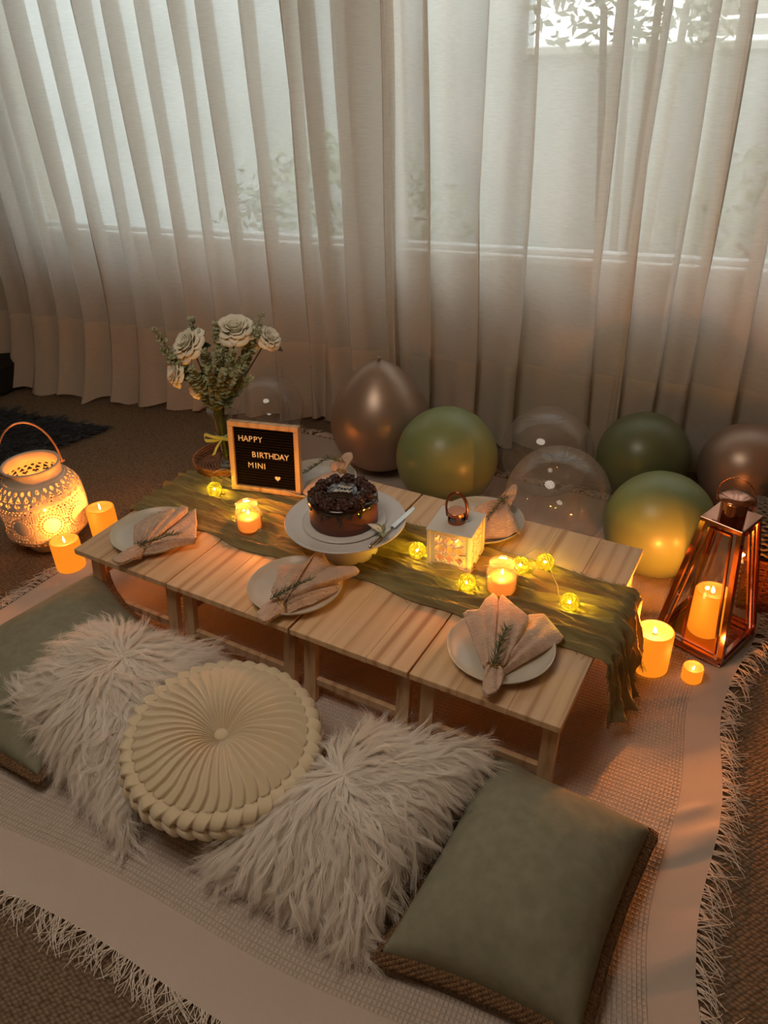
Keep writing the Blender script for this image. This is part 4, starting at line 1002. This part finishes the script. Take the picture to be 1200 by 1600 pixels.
m_lth = mat('tan_leather', (176, 104, 52), .45)
def strap(x):
    A = []; n_ = 20
    vs = []; w2 = .019
    pts = [(w2 * math.cos(t), w2 * math.sin(t)) for t in np.linspace(math.pi, 2 * math.pi, 14)]
    out = [(x + a, .118 + b) for a, b in pts] + [(x + w2, BH + .02), (x - w2, BH + .02)]
    k = len(out); MB().add([(a, -.016, b) for a, b in out] + [(a, -.012, b) for a, b in out], [tuple(range(k)), tuple(range(2 * k - 1, k - 1, -1))] + [(i, k + i, k + (i + 1) % k, (i + 1) % k) for i in range(k)]).build('strap', m_lth, wk)
    MB().sphere((x, -.0175, .125), .0045, 10, 8).build('stud', m_steel, wk, smooth=True)
strap(.085); strap(.37)

# ------------------------------------------------------------------ balloons
def latex(name, col, rough, metal=0, sheen=0.0):
    m = mat(name, col, rough, metal, coat=.25 if not metal else 0)
    b = m.node_tree.nodes['Principled BSDF']; b.inputs['Coat Roughness'].default_value = .25
    return m
m_green = latex('sage_latex', (128, 142, 92), .42); m_dgreen = latex('deep_sage_latex', (96, 106, 74), .38); m_champ = latex('champagne_pearl_latex', (168, 146, 130), .36, .55)
m_clear = glass_mat('clear_latex', (.98, .975, .96), 1.2, .05, film=.09)
def balloon(lab, c, R, m, axis=(0, 0, -1), stretch=1.12, neck=.10, grp='balloons along the curtain', matk=None):
    """axis points from the centre to the knot"""
    c = np.array(c); ax = Vector(axis).normalized(); q = Vector((0, 0, 1)).rotation_difference(ax)
    rt = empty('balloon', c, 0, lab, 'balloon', grp); rt.rotation_mode = 'QUATERNION'; rt.rotation_quaternion = q
    pr = []; n_ = 40
    for j in range(n_ + 1):
        t = math.pi * j / n_; z = -math.cos(t); r_ = math.sin(t)
        if z > 0: z2 = z * stretch + neck * z ** 6; r_ *= (1 - .16 * z ** 2)
        else: z2 = z
        pr.append((max(r_, 0.001 if j < n_ else .02) * R, z2 * R))
    MB().lathe(pr, 72).build('balloon_skin', m, rt, smooth=True)
    zt = pr[-1][1]
    MB().lathe([(.004, zt - .006), (.006, zt), (.004, zt + .005), (.007, zt + .010), (.009, zt + .014), (.0075, zt + .015), (.004, zt + .011)], 14).build('knot', m, rt, smooth=True)
balloon('tall champagne pearl balloon standing with its knot on top', P(594, 660, .205), .193, m_champ, (.02, .02, 1), 1.22, .08)
balloon('bright sage green balloon just behind the table and cake', (.235, 2.457, .187), .183, m_green, (.2, .5, -.5), 1.05, .05)
balloon('clear balloon at the back, half hidden behind another clear one', (.605, 2.49, .172), .168, m_clear, (.1, .3, -.6), 1.05, .05)
balloon('clear balloon in front, right behind the far right plate', (.572, 2.16, .178), .172, m_clear, (.1, .6, -.3), 1.05, .05)
balloon('deep green balloon at the back against the curtain', (.939, 2.43, .167), .163, m_dgreen, (.2, .6, -.3), 1.05, .05)
balloon('champagne pearl balloon at the right edge behind the hamper', (1.265, 2.325, .164), .159, m_champ, (.4, .5, -.3), 1.05, .05)
balloon('sage green balloon between the table end and the copper lantern', (.851, 1.985, .172), .167, m_green, (.3, .6, -.4), 1.05, .05)
balloon('clear balloon by the curtain behind the vase of roses', P(422, 638, .15), .142, m_clear, (-.2, .5, -.3), 1.05, .05)

# ------------------------------------------------------------------ vase with roses on rattan tray
m_rattan = mat('rattan', (150, 96, 56), .55, var=((116, 70, 40), (40, 40, 40), 3))
vc = TW(.085, .60, 0); ty = empty('rattan_tray', (vc[0], vc[1], TH_ + .006), 0, 'round woven rattan tray holding the glass vase', 'tray')
for k in range(9): MB().tube([((.012 + k * .0102) * math.cos(a), (.012 + k * .0102) * math.sin(a), .004 + .0012 * (1 if (i + k) % 2 else -1)) for i, a in enumerate(np.linspace(0, 2 * math.pi, 60, endpoint=False))], .0044, 6, closed=True).build('woven_ring', m_rattan, ty, smooth=True)
for k in range(5): MB().tube([((.102 + .0022 * k) * math.cos(a) + .0015 * math.cos(a) * (1 if (i + k) % 2 else -1), (.102 + .0022 * k) * math.sin(a), .006 + k * .0075) for i, a in enumerate(np.linspace(0, 2 * math.pi, 60, endpoint=False))], .0042, 6, closed=True).build('rim_coil', m_rattan, ty, smooth=True)
m_vase = glass_mat('vase_glass', (.93, .93, .9), 1.6)
vx = TW(.105, .585, 0); vs_ = empty('glass_vase', (vx[0], vx[1], TH_ + .0155), 0, 'flared clear glass vase with a green ribbon bow', 'vase')
VH = .205
MB().lathe([(0, .002), (.030, 0), (.034, .003), (.031, .02), (.024, .05), (.0225, .085), (.026, .13), (.034, .175), (.043, VH), (.044, VH + .001), (.0415, VH), (.0325, .175), (.0245, .13), (.021, .085), (.0225, .05), (.028, .024), (.02, .016), (0, .014)], 48).build('vase_body', m_vase, vs_, smooth=True)
m_rib = mat('green_satin_ribbon', (170, 176, 104), .4, sheen=.5)
rb = MB(); zr = .118
def ribbon(pts, wdt, up=(0, 0, 1)):
    pts = cr_spline(pts, 8); A = np.zeros((len(pts), 2, 3))
    for i, p in enumerate(pts): A[i, 0] = p + Vector(up) * wdt / 2; A[i, 1] = p - Vector(up) * wdt / 2
    rb.grid(A)
rb.lathe([(.0268, zr - .007), (.0275, zr + .007)], 32)
fy_ = -.030
ribbon([(0, fy_, zr), (-.03, fy_ - .01, zr + .012), (-.056, fy_, zr + .016), (-.058, fy_, zr - .004), (-.03, fy_, zr - .006), (0, fy_, zr)], .012)
ribbon([(0, fy_, zr), (.03, fy_ + .01, zr + .012), (.052, fy_ + .015, zr + .02), (.05, fy_, zr + .006), (.02, fy_, zr)], .012)
ribbon([(0, fy_, zr), (-.018, fy_ - .01, zr - .02), (-.035, fy_ - .022, zr - .05)], .014, (.8, 0, .35))
ribbon([(0, fy_, zr), (.04, fy_ - .01, zr - .004), (.082, fy_ - .02, zr - .006)], .014)
rb.build('ribbon_bow', m_rib, vs_, smooth=True, solid=.0006, label='pale green ribbon bow')
m_rose_w = mat('white_rose_petal', (240, 236, 220), .6, var=((232, 228, 205), (50, 50, 50), 2)); m_dleaf = mat('dark_rose_leaf', (40, 54, 34), .4); m_stem = mat('green_stem', (70, 84, 44), .6)
m_euc = mat('eucalyptus_leaf', (138, 144, 104), .6, var=((176, 178, 142), (90, 90, 90), 2))
vb = np.array([vx[0], vx[1], TH_ + .0155])
def petal_mesh(w_, h_, cup, curl):
    A = np.zeros((9, 8, 3))
    for i in range(9):
        q = (i - 4) / 4
        for j in range(8):
            t = j / 7; wd = w_ * (.28 + .72 * math.sin(min(1, t * 1.15) * math.pi / 2)) * (1 - .22 * max(0, t - .75) / .25 * abs(q)) 
            ang = q * cup; x = wd * math.sin(ang) / cup; y = wd * (1 - math.cos(ang)) / cup
            out = -.22 * h_ * t ** 1.3 - curl * h_ * max(0, t - .65) ** 2 * 4
            A[i, j] = (x, y + out, h_ * t * (1 - .10 * q * q) - curl * h_ * max(0, t - .72) ** 2 * 2.5 + .0012 * math.sin(q * 7 + t * 3))
    return A
def rose(lab, c, R, face, nleaf=2):
    c = np.array(c); ax = Vector(face).normalized(); qn = Vector((0, 0, 1)).rotation_difference(ax); loc = c
    rt = empty('white_rose', loc, 0, lab, 'rose', 'white roses in the vase'); rt.rotation_mode = 'QUATERNION'; rt.rotation_quaternion = qn
    k = 0; rg = random.Random(int(R * 1e4) + int(c[0] * 999))
    protos = [petal_mesh(R * .46, R * .98, 1.6, .12), petal_mesh(R * .55, R * 1.0, 1.5, .2), petal_mesh(R * .66, R * 1.02, 1.35, .35), petal_mesh(R * .76, R * 1.0, 1.2, .55), petal_mesh(R * .86, R * .96, 1.05, .8)]
    pm = [MB().grid(A).build('petal', m_rose_w, rt, smooth=True, solid=.0006) for A in protos]; used = [0] * 5
    for ring, n_, rad, lean in ((0, 3, .10, .02), (1, 5, .20, .10), (2, 6, .28, .26), (3, 7, .34, .48), (4, 8, .38, .78)):
        for i in range(n_):
            a = 2 * math.pi * i / n_ + ring * .7 + rg.uniform(-.15, .15)
            o = pm[ring] if not used[ring] else pm[ring].copy()
            if used[ring]: COL.objects.link(o)
            used[ring] = 1; o.parent = rt
            o.matrix_local = Matrix.Rotation(a, 4, 'Z') @ Matrix.Translation((0, -rad * R, -R * .5 - ring * .012 * R)) @ Matrix.Rotation(lean + rg.uniform(-.08, .08), 4, 'X')
    sp_ = np.zeros((60, 5, 3))
    for i in range(60):
        th = i / 59 * 2 * math.pi * 2.6; r_ = R * (.03 + .30 * i / 59)
        for j in range(5): sp_[i, j] = (r_ * math.cos(th) * (.8 + .05 * j), r_ * math.sin(th) * (.8 + .05 * j), R * (-.1 + .12 * j + .06 * math.sin(th * 1.3)))
    MB().grid(sp_).build('heart_petals', m_rose_w, rt, smooth=True, solid=.0006)
    MB().sphere((0, 0, -R * .42), R * .26, 12, 8).build('bud_base', m_stem, rt, smooth=True)
    # stem reaching into the vase (world -> local)
    inv = qn.inverted(); end = Vector(vb + np.array([rg.uniform(-.008, .008), rg.uniform(-.008, .008), .03])) - Vector(c)
    mid = Vector(vb + np.array([0, 0, VH - .02])) - Vector(c); mid += Vector((rg.uniform(-.008, .008), rg.uniform(-.008, .008), 0))
    pts = cr_spline([inv @ Vector((0, 0, 0)) + Vector((0, 0, -R * .5)), inv @ (mid * .5) + Vector((0, 0, -R * .3)), inv @ mid, inv @ end], 6); MB().tube(pts, .0022, 6).build('stem', m_stem, rt, smooth=True)
    for q in range(nleaf):
        a = rg.uniform(0, 6.28); MB().grid(rot_grid(leaf_mesh(.065, .034, .1, .15), (0, .1, a), (0, 0, -R * .9))).build('leaf', m_dleaf, rt, smooth=True, solid=.0005)
def rp(u, v, dy):    # a point near the vase, dy towards the window (+) or the viewer (-)
    r_ = ray(u, v); t = (vb[1] + dy - EYE[1]) / r_[1]; return EYE + r_ * t
rose('large open white rose at the top of the bouquet', rp(366, 512, .0), .052, (.05, -.35, .9))
rose('white rose at the upper left of the bouquet, partly behind leaves', rp(291, 536, -.02), .047, (-.5, -.45, .7))
rose('peach lit white rose low at the left of the bouquet', rp(272, 582, -.03), .037, (-.8, -.5, .3))
rose('small white rose at the right of the bouquet', rp(421, 526, .01), .034, (.6, -.4, .7), 3)
rose('small white rose tucked low behind the eucalyptus', rp(306, 606, -.02), .026, (-.5, -.6, .4), 3)
rose('half open white rose behind the leaves at right', rp(390, 530, .02), .03, (.3, -.4, .8), 2)
def euc(tip, bend, k):
    base = vb + np.array([random.uniform(-.012, .012), random.uniform(-.012, .012), .04]); neck = vb + np.array([random.uniform(-.02, .02), random.uniform(-.02, .02), VH])
    pts = [np.array(p) for p in cr_spline([base, neck, neck * .5 + np.array(tip) * .5 + np.array([0, 0, bend]), tip], 10)]
    rt = empty('eucalyptus_stem', pts[0], 0, 'green eucalyptus stem among the white roses in the vase', 'eucalyptus', 'eucalyptus stems in the vase')
    lp = [p - pts[0] for p in pts]; n_ = len(lp); MB().tube(lp, [.0018 - .001 * i / n_ for i in range(n_)], 5).build('stem', m_stem, rt, smooth=True)
    mb = MB(); rg = random.Random(k)
    for i in range(12, n_):
        for h in (0, .5):
            if i == n_ - 1 and h: continue
            j = min(i + 1, n_ - 1); p = lp[i] * (1 - h) + lp[j] * h; d = Vector(lp[j] - lp[i - 1]).normalized(); u = d.orthogonal().normalized(); v = d.cross(u)
            fr = (i - 8) / (n_ - 8); s = .031 * (1 - .62 * fr) * rg.uniform(.8, 1.15)
            for sg in (0, math.pi):
                a = (i * 2 + (1 if h else 0)) * 1.57 + sg + rg.uniform(-.3, .3); o = (u * math.cos(a) + v * math.sin(a)); dr = (o + d * .45).normalized(); sd = dr.cross(d).normalized(); nn = sd.cross(dr); fc = Vector((0, -.75, .45)); nn = (nn * (1 if nn.dot(fc) > 0 else -1) + fc * .45 + Vector((rg.uniform(-.6, .6), rg.uniform(-.6, .6), rg.uniform(-.6, .6)))).normalized(); sd = dr.cross(nn).normalized(); dr = nn.cross(sd) * (1 if nn.cross(sd).dot(dr) > 0 else -1)
                c = Vector(p) + dr * s * .55; vs = [c + dr * s * .5 * math.cos(t) + sd * s * .42 * math.sin(t) + nn * s * .08 * math.cos(2 * t) for t in np.linspace(0, 2 * math.pi, 9)[:-1]]
                mb.add([c + nn * s * .0] + vs, [(0, q + 1, (q + 1) % 8 + 1) for q in range(8)])
    mb.build('leaves', m_euc, rt, kind='stuff')
tips = [(240, 514, -.02), (252, 545, -.03), (298, 497, 0), (310, 520, .0), (335, 505, -.03), (352, 540, -.05), (300, 575, -.07), (325, 575, -.09), (350, 580, -.09), (372, 575, -.08), (385, 555, -.05), (410, 490, .0), (402, 515, -.02),
        (392, 590, -.05), (340, 550, -.07), (365, 548, -.07), (318, 548, -.06), (282, 560, -.05), (268, 556, -.04), (296, 590, -.06), (395, 548, -.03)]
for k, (u, v, dy) in enumerate(tips): euc(rp(u, v, dy), random.uniform(-.005, .02), k)

# ------------------------------------------------------------------ cushions
def pillow_grid(C, T, n=56, base=None, pinch=.07, wr=.004, sd=0, top=.62):
    """C: four corners (a,b,c,d) as 3-D seam points; T thickness. returns top, bottom grids"""
    C = [np.array(c, float) for c in C]; u = np.linspace(-1, 1, n); U, V = np.meshgrid(u, u, indexing='ij')
    s = 1 - pinch * (1 - V ** 2); s2 = 1 - pinch * (1 - U ** 2); Uq, Vq = U * s, V * s2
    a, b = (Uq + 1) / 2, (Vq + 1) / 2
    p = C[0] * ((1 - a) * (1 - b))[..., None] + C[1] * (a * (1 - b))[..., None] + C[2] * (a * b)[..., None] + C[3] * ((1 - a) * b)[..., None]
    nrm = np.cross(C[1] - C[0], C[3] - C[0]); nrm /= np.linalg.norm(nrm); nrm = nrm if nrm[2] > 0 else -nrm
    h = ((1 - U ** 2) * (1 - V ** 2)).clip(0) ** .42
    wk_ = wr * (fbm(U * 2.2 + sd, V * 2.2 + sd, 3) - .45) * 4 * np.clip(h * 2, 0, 1)
    cr_ = .006 * np.sin(np.arctan2(V, U) * 9 + sd) * (np.abs(U * V)) ** 1.5 * np.clip(h * 3, 0, 1)
    top_ = p + nrm * (T * top * h + wk_ + cr_)[..., None]; bot = p - nrm * (T * (1 - top) * h)[..., None]
    return top_, bot, nrm
def pillow(name, lab, cat, C, T, m, grp=None, zmin=.02, n=56, **kw):
    t, b, nrm = pillow_grid(C, T, n, **kw); b[..., 2] = np.maximum(b[..., 2], zmin); t[..., 2] = np.maximum(t[..., 2], zmin + .004)
    o0 = t.mean(axis=(0, 1)); o0[2] = zmin; rt = empty(name, o0, 0, lab, cat, grp)
    mb = MB(); mb.grid(t - o0); mb.grid((b - o0)[::-1]); mb.build('cover', m, rt, smooth=True, weld=True)
    return rt, t - o0, b - o0, nrm, o0
m_sage = mat('sage_linen', (142, 140, 120), .95, spec=.05, sheen=.05, var=((132, 130, 110), (40, 40, 40), 5), bump=('noise', (500, 500, 500), .35, .0012))
m_jute = mat('jute_trim', (142, 108, 74), .9, var=((104, 76, 50), (160, 160, 160), 2), bump=('weave', (520, 520, 520), 1.0, .003))
def trim(rt, t, wd, m=m_jute, drop=.0):
    n = t.shape[0]; ring = [t[i, 0] for i in range(n)] + [t[n - 1, j] for j in range(1, n)] + [t[i, n - 1] for i in range(n - 2, -1, -1)] + [t[0, j] for j in range(n - 2, 0, -1)]
    ring = np.array(ring); c = ring.mean(axis=0); N = len(ring); tn = np.roll(ring, -1, 0) - np.roll(ring, 1, 0); tn /= np.linalg.norm(tn, axis=1)[:, None]
    out = np.cross(tn, [0, 0, 1]); out /= np.linalg.norm(out, axis=1)[:, None]; out *= np.sign(np.sum(out * (ring - c), axis=1))[:, None]
    A = np.zeros((N + 1, 4, 3)); 
    for j, q in enumerate((-.12, .3, .7, 1.0)):
        pos = ring + out * wd * q; pos[:, 2] += .004 * np.sin(np.arange(N) * .35) * q + .0025 - drop * q; pos[:, 2] = np.maximum(pos[:, 2], .004); A[:N, j] = pos; A[N, j] = pos[0]
    MB().grid(A).build('trim', m, rt, smooth=True, solid=.003, label='woven jute border')
rt, t, b, nr, o0 = pillow('sage_cushion', 'large sage linen cushion with jute border at the front right', 'cushion',
    [P(770, 1180, .10), P(1018, 1297, .085), P(905, 1625, .055), P(592, 1490, .055)], .20, m_sage, 'sage linen cushions', sd=2, wr=.003)
trim(rt, t, .017, drop=.02)
rt, t, b, nr, o0 = pillow('sage_cushion', 'sage linen cushion at the left edge, below the shorter candle', 'cushion',
    [P(162, 892, .11), P(232, 985, .10), P(60, 1215, .05), P(-190, 1100, .06)], .15, m_sage, 'sage linen cushions', sd=5, wr=.003)
trim(rt, t, .016, drop=.01)

m_fur = mat('white_faux_fur', (254, 248, 240), .75, spec=.1, sheen=.1)
def add_translucency(m, fac):
    n = m.node_tree.nodes; l = m.node_tree.links; o = n['Material Output']; b = n['Principled BSDF']; t = n.new('ShaderNodeBsdfTranslucent'); t.inputs[0].default_value = b.inputs['Base Color'].default_value
    x = n.new('ShaderNodeMixShader'); x.inputs[0].default_value = fac; l.new(b.outputs[0], x.inputs[1]); l.new(t.outputs[0], x.inputs[2]); l.new(x.outputs[0], o.inputs[0])
add_translucency(m_fur, .38)
m_furbase = mat('fur_backing', (214, 204, 190), .95)
def fur(rt, grids, nrm, N, L, flow, seed, m=m_fur, clump=4600, rr=.00042, gz=.02, lift=.36, zmin=.006, name='fur'):
    """grids: list of (grid, weight, sign)"""
    rg = np.random.default_rng(seed); K = 9; P0 = []; N0 = []
    for G, wgt in grids:
        n, m2, _ = G.shape; k = int(N * wgt); u = rg.uniform(0, n - 1.001, k); v = rg.uniform(0, m2 - 1.001, k); i = u.astype(int); j = v.astype(int); fu = (u - i)[:, None]; fv = (v - j)[:, None]
        p = (G[i, j] * (1 - fu) + G[i + 1, j] * fu) * (1 - fv) + (G[i, j + 1] * (1 - fu) + G[i + 1, j + 1] * fu) * fv
        nn = np.cross(G[i + 1, j] - G[i, j], G[i, j + 1] - G[i, j]); nn /= (np.linalg.norm(nn, axis=1)[:, None] + 1e-9)
        P0.append(p); N0.append(nn)
    p = np.concatenate(P0); nn = np.concatenate(N0); ctr = p.mean(axis=0); sgn = np.sign(np.sum(nn * (p - ctr + nrm * .02), axis=1))[:, None]; nn = nn * sgn
    fl = flow(p - ctr); fl -= nn * np.sum(fl * nn, axis=1)[:, None]
    # wandering flow direction
    th = (fbm(p[:, 0] * 7 + seed, p[:, 1] * 7, 2) - .4) * 3.4
    side = np.cross(nn, fl); fl = fl * np.cos(th)[:, None] + side * np.sin(th)[:, None]; fl /= (np.linalg.norm(fl, axis=1)[:, None] + 1e-9)
    # clumps
    ci = rg.integers(0, len(p), clump); cp_ = p[ci]
    near = np.zeros(len(p), int)
    for s in range(0, len(p), 4000):
        d = ((p[s:s + 4000, None, :] - cp_[None]) ** 2).sum(-1); near[s:s + 4000] = d.argmin(1)
    cl_dir = fl[ci] + rg.normal(0, .22, (clump, 3)); cl_len = rg.uniform(.7, 1.2, clump); cl_ph = rg.uniform(0, 6.28, clump); cl_lift = rg.uniform(.6, 1.3, clump); cl_cv = rg.normal(0, .35, clump)
    T = np.linspace(0, 1, K)[None, :, None]; ll = (L * cl_len[near] * rg.uniform(.75, 1.1, len(p)))[:, None, None]
    d = cl_dir[near]; d /= np.linalg.norm(d, axis=1)[:, None]; sd = np.cross(nn, d)
    root = p[:, None, :]; cr_ = cp_[near][:, None, :]
    conv = (T ** 1.3) * .55
    base = root * (1 - conv) + cr_ * conv
    S = base + nn[:, None] * ll * lift * cl_lift[near][:, None, None] * (T - .55 * T ** 2) + d[:, None] * ll * (T ** 1.25) * .95 + sd[:, None] * ll * (cl_cv[near][:, None, None] * T ** 2 * .6 + .09 * np.sin(T * 7 + cl_ph[near][:, None, None]) * T)
    S[..., 2] -= (gz * (T[..., 0] ** 2)) * (ll[..., 0] / L)
    S = S + rg.normal(0, .0009, (len(p), 1, 3)) * np.ones((1, K, 1)) + rg.normal(0, .0022, (len(p), 1, 3)) * T
    S[..., 2] = np.maximum(S[..., 2], zmin - 0 + 0 * S[..., 2])
    R = rr * (1 - .8 * np.linspace(0, 1, K) ** 2)[None] * np.ones((len(p), 1))
    o = hair(name, S, R, m, rt); o['kind'] = 'stuff'; return o
def radial(v, k=1.0, down=(0, 0, 0)):
    f = v.copy(); f[:, 2] = 0; f /= (np.linalg.norm(f, axis=1)[:, None] + 1e-6); return f + np.array(down)
C = [P(165, 985, .18), P(318, 1020, .15), P(195, 1300, .045), P(28, 1085, .12)]
rt, t, b, nr, o0 = pillow('fur_cushion', 'shaggy white faux fur cushion at the left, behind the round pleated cushion', 'cushion', C, .13, m_furbase, 'white faux fur cushions', sd=1, n=40)
fur(rt, [(t, .85), (b, .15)], nr, 62000, .09, lambda v: radial(v, 1, (-.2, -.9, 0)) * .5 + v * 5 * np.array([1, 1, 0]) + np.array([-.25, -.35, 0]), 3)
C = [P(575, 1150, .17), P(735, 1170, .17), P(560, 1455, .05), P(345, 1340, .04)]
rt, t, b, nr, o0 = pillow('fur_cushion', 'shaggy white faux fur cushion in the front centre, leaning on the sage cushion', 'cushion', C, .14, m_furbase, 'white faux fur cushions', sd=6, n=40)
fur(rt, [(t, .88), (b, .12)], nr, 70000, .09, lambda v: radial(v, 1, (.25, -.6, 0)) * .4 + v * 5 * np.array([1, 1, 0]) + np.array([.1, -.4, 0]), 8)

# round pleated cushion
m_velvet = mat('cream_velvet', (216, 198, 166), .7, sheen=.6, spec=.2)
rc_ = P(349, 1140, .205)
pcush = empty('round_cushion', (0, 0, 0), 0, 'round cream velvet cushion with pleated top and smocked sides', 'cushion')
R0 = .205; HT = .13; NPz = 40; na = NPz * 20; nt_ = 120
A = np.zeros((na, nt_, 3)); a = np.linspace(0, 2 * np.pi, na, endpoint=False)
jit = np.interp(a, np.linspace(0, 2 * np.pi, NPz + 1), np.r_[RNG.uniform(-.5, .5, NPz), 0]); jit[:10] = 0
ampj = np.interp(a, np.linspace(0, 2 * np.pi, NPz + 1), RNG.uniform(.6, 1.3, NPz + 1))
for j in range(nt_):
    t = j / (nt_ - 1)
    if t < .5:                        # puffed top, pleats running out of the button
        q = t / .5; r_ = R0 * (.03 + .90 * q); z = HT / 2 * (1 - .55 * math.exp(-(q / .22) ** 2)) - .030 * q ** 5 + .006 * math.sin(q * math.pi)
        ph = a * NPz / (2 * np.pi) + .12 * np.sin(q * 4 + jit * 3) + .25 * q ** 2 * jit + .55 * np.clip((q - .8) / .2, 0, 1) ** 1.5; f = ph % 1
        saw = np.where(f < .82, np.sin(f / .82 * np.pi * .5) ** 1.3, 1 - ((f - .82) / .18) ** .8)
        am = (.003 + .0075 * math.sin(min(1, q * 1.05) * math.pi * .75)) * ampj
        rr = r_ + 0 * a; zz = z + am * (saw - .5)
        if q > .75: rr = rr + (q - .75) / .25 * .006 * saw
    elif t < .9:                      # smocked side: two staggered rows of tucks
        q = (t - .5) / .4; ang = q * math.pi; r_ = R0 * .925 + .034 * math.sin(ang) ** .8; z = (HT / 2 - .030) * math.cos(ang) * 1.0
        row = q * 2.6; k = np.floor(row); fr = row - k
        f = (a * NPz / (2 * np.pi) + .5 * (k % 2) + .55 + (.45 if k % 2 == 0 else -.45) * fr) % 1
        saw = np.where(f < .8, np.sin(f / .8 * np.pi * .5) ** 1.2, 1 - ((f - .8) / .2))
        edge = math.sin(fr * math.pi) ** .5
        rr = r_ + (.009 * saw + .008 * edge - .009) * ampj; zz = z + .007 * (f - .5) * math.sin(ang) + .004 * edge
    else:
        q = (t - .9) / .1; rr = R0 * .92 * (1 - .97 * q) + 0 * a; zz = -(HT / 2 - .030) - .02 * math.sin(q * math.pi / 2) + 0 * a
    A[:, j, 0] = rr * np.cos(a); A[:, j, 1] = rr * np.sin(a); A[:, j, 2] = zz
cz = .145
pcush.location = (rc_[0] - .012, rc_[1] + .015, cz); pcush.rotation_euler = (math.radians(6), math.radians(3), 0)
MB().grid(A, wrap=True).build('pleated_cover', m_velvet, pcush, smooth=True)
MB().sphere((0, 0, HT / 2 - .033), .016, 24, 12, (1, 1, .45)).build('button', m_velvet, pcush, smooth=True)

# ------------------------------------------------------------------ dark shag rug and low black seat at far left
m_dfur = mat('dark_blue_shag', (40, 52, 60), .8, sheen=.3); m_dback = mat('shag_backing', (24, 28, 32), 1)
n_ = 30; uu, vv = np.meshgrid(np.linspace(0, 1, n_), np.linspace(0, 1, n_), indexing='ij')
q0, q1, q2, q3 = map(np.array, ((-1.24, 3.20), (-1.68, 2.80), (-2.35, 3.05), (-1.95, 3.50)))
xy = (q0 * ((1 - uu) * (1 - vv))[..., None] + q1 * (uu * (1 - vv))[..., None] + q2 * (uu * vv)[..., None] + q3 * ((1 - uu) * vv)[..., None])
A = np.dstack([xy, np.full(uu.shape, .010)]); sh = empty('shag_rug', (0, 0, 0), 0, 'dark blue grey shag rug on the carpet behind the pierced lantern', 'rug')
MB().grid(A).build('rug_backing', m_dback, sh, solid=.008)
fur(sh, [(A, 1.0)], np.array([0, 0, 1.0]), 12000, .05, lambda v: radial(v, 1, (.4, -.2, 0)), 21, m=m_dfur, clump=900, rr=.0008, gz=.004, lift=.4, zmin=.008, name='pile')
bk = empty('floor_pouf', (-2.12, 3.86, 0), WRZ, 'low black seat just in view at the far left by the curtain', 'seat')
MB().box((-.3, -.12, .002), (.30, .22, .16), .02).build('seat_base', mat('black_fabric', (16, 15, 14), .9), bk)
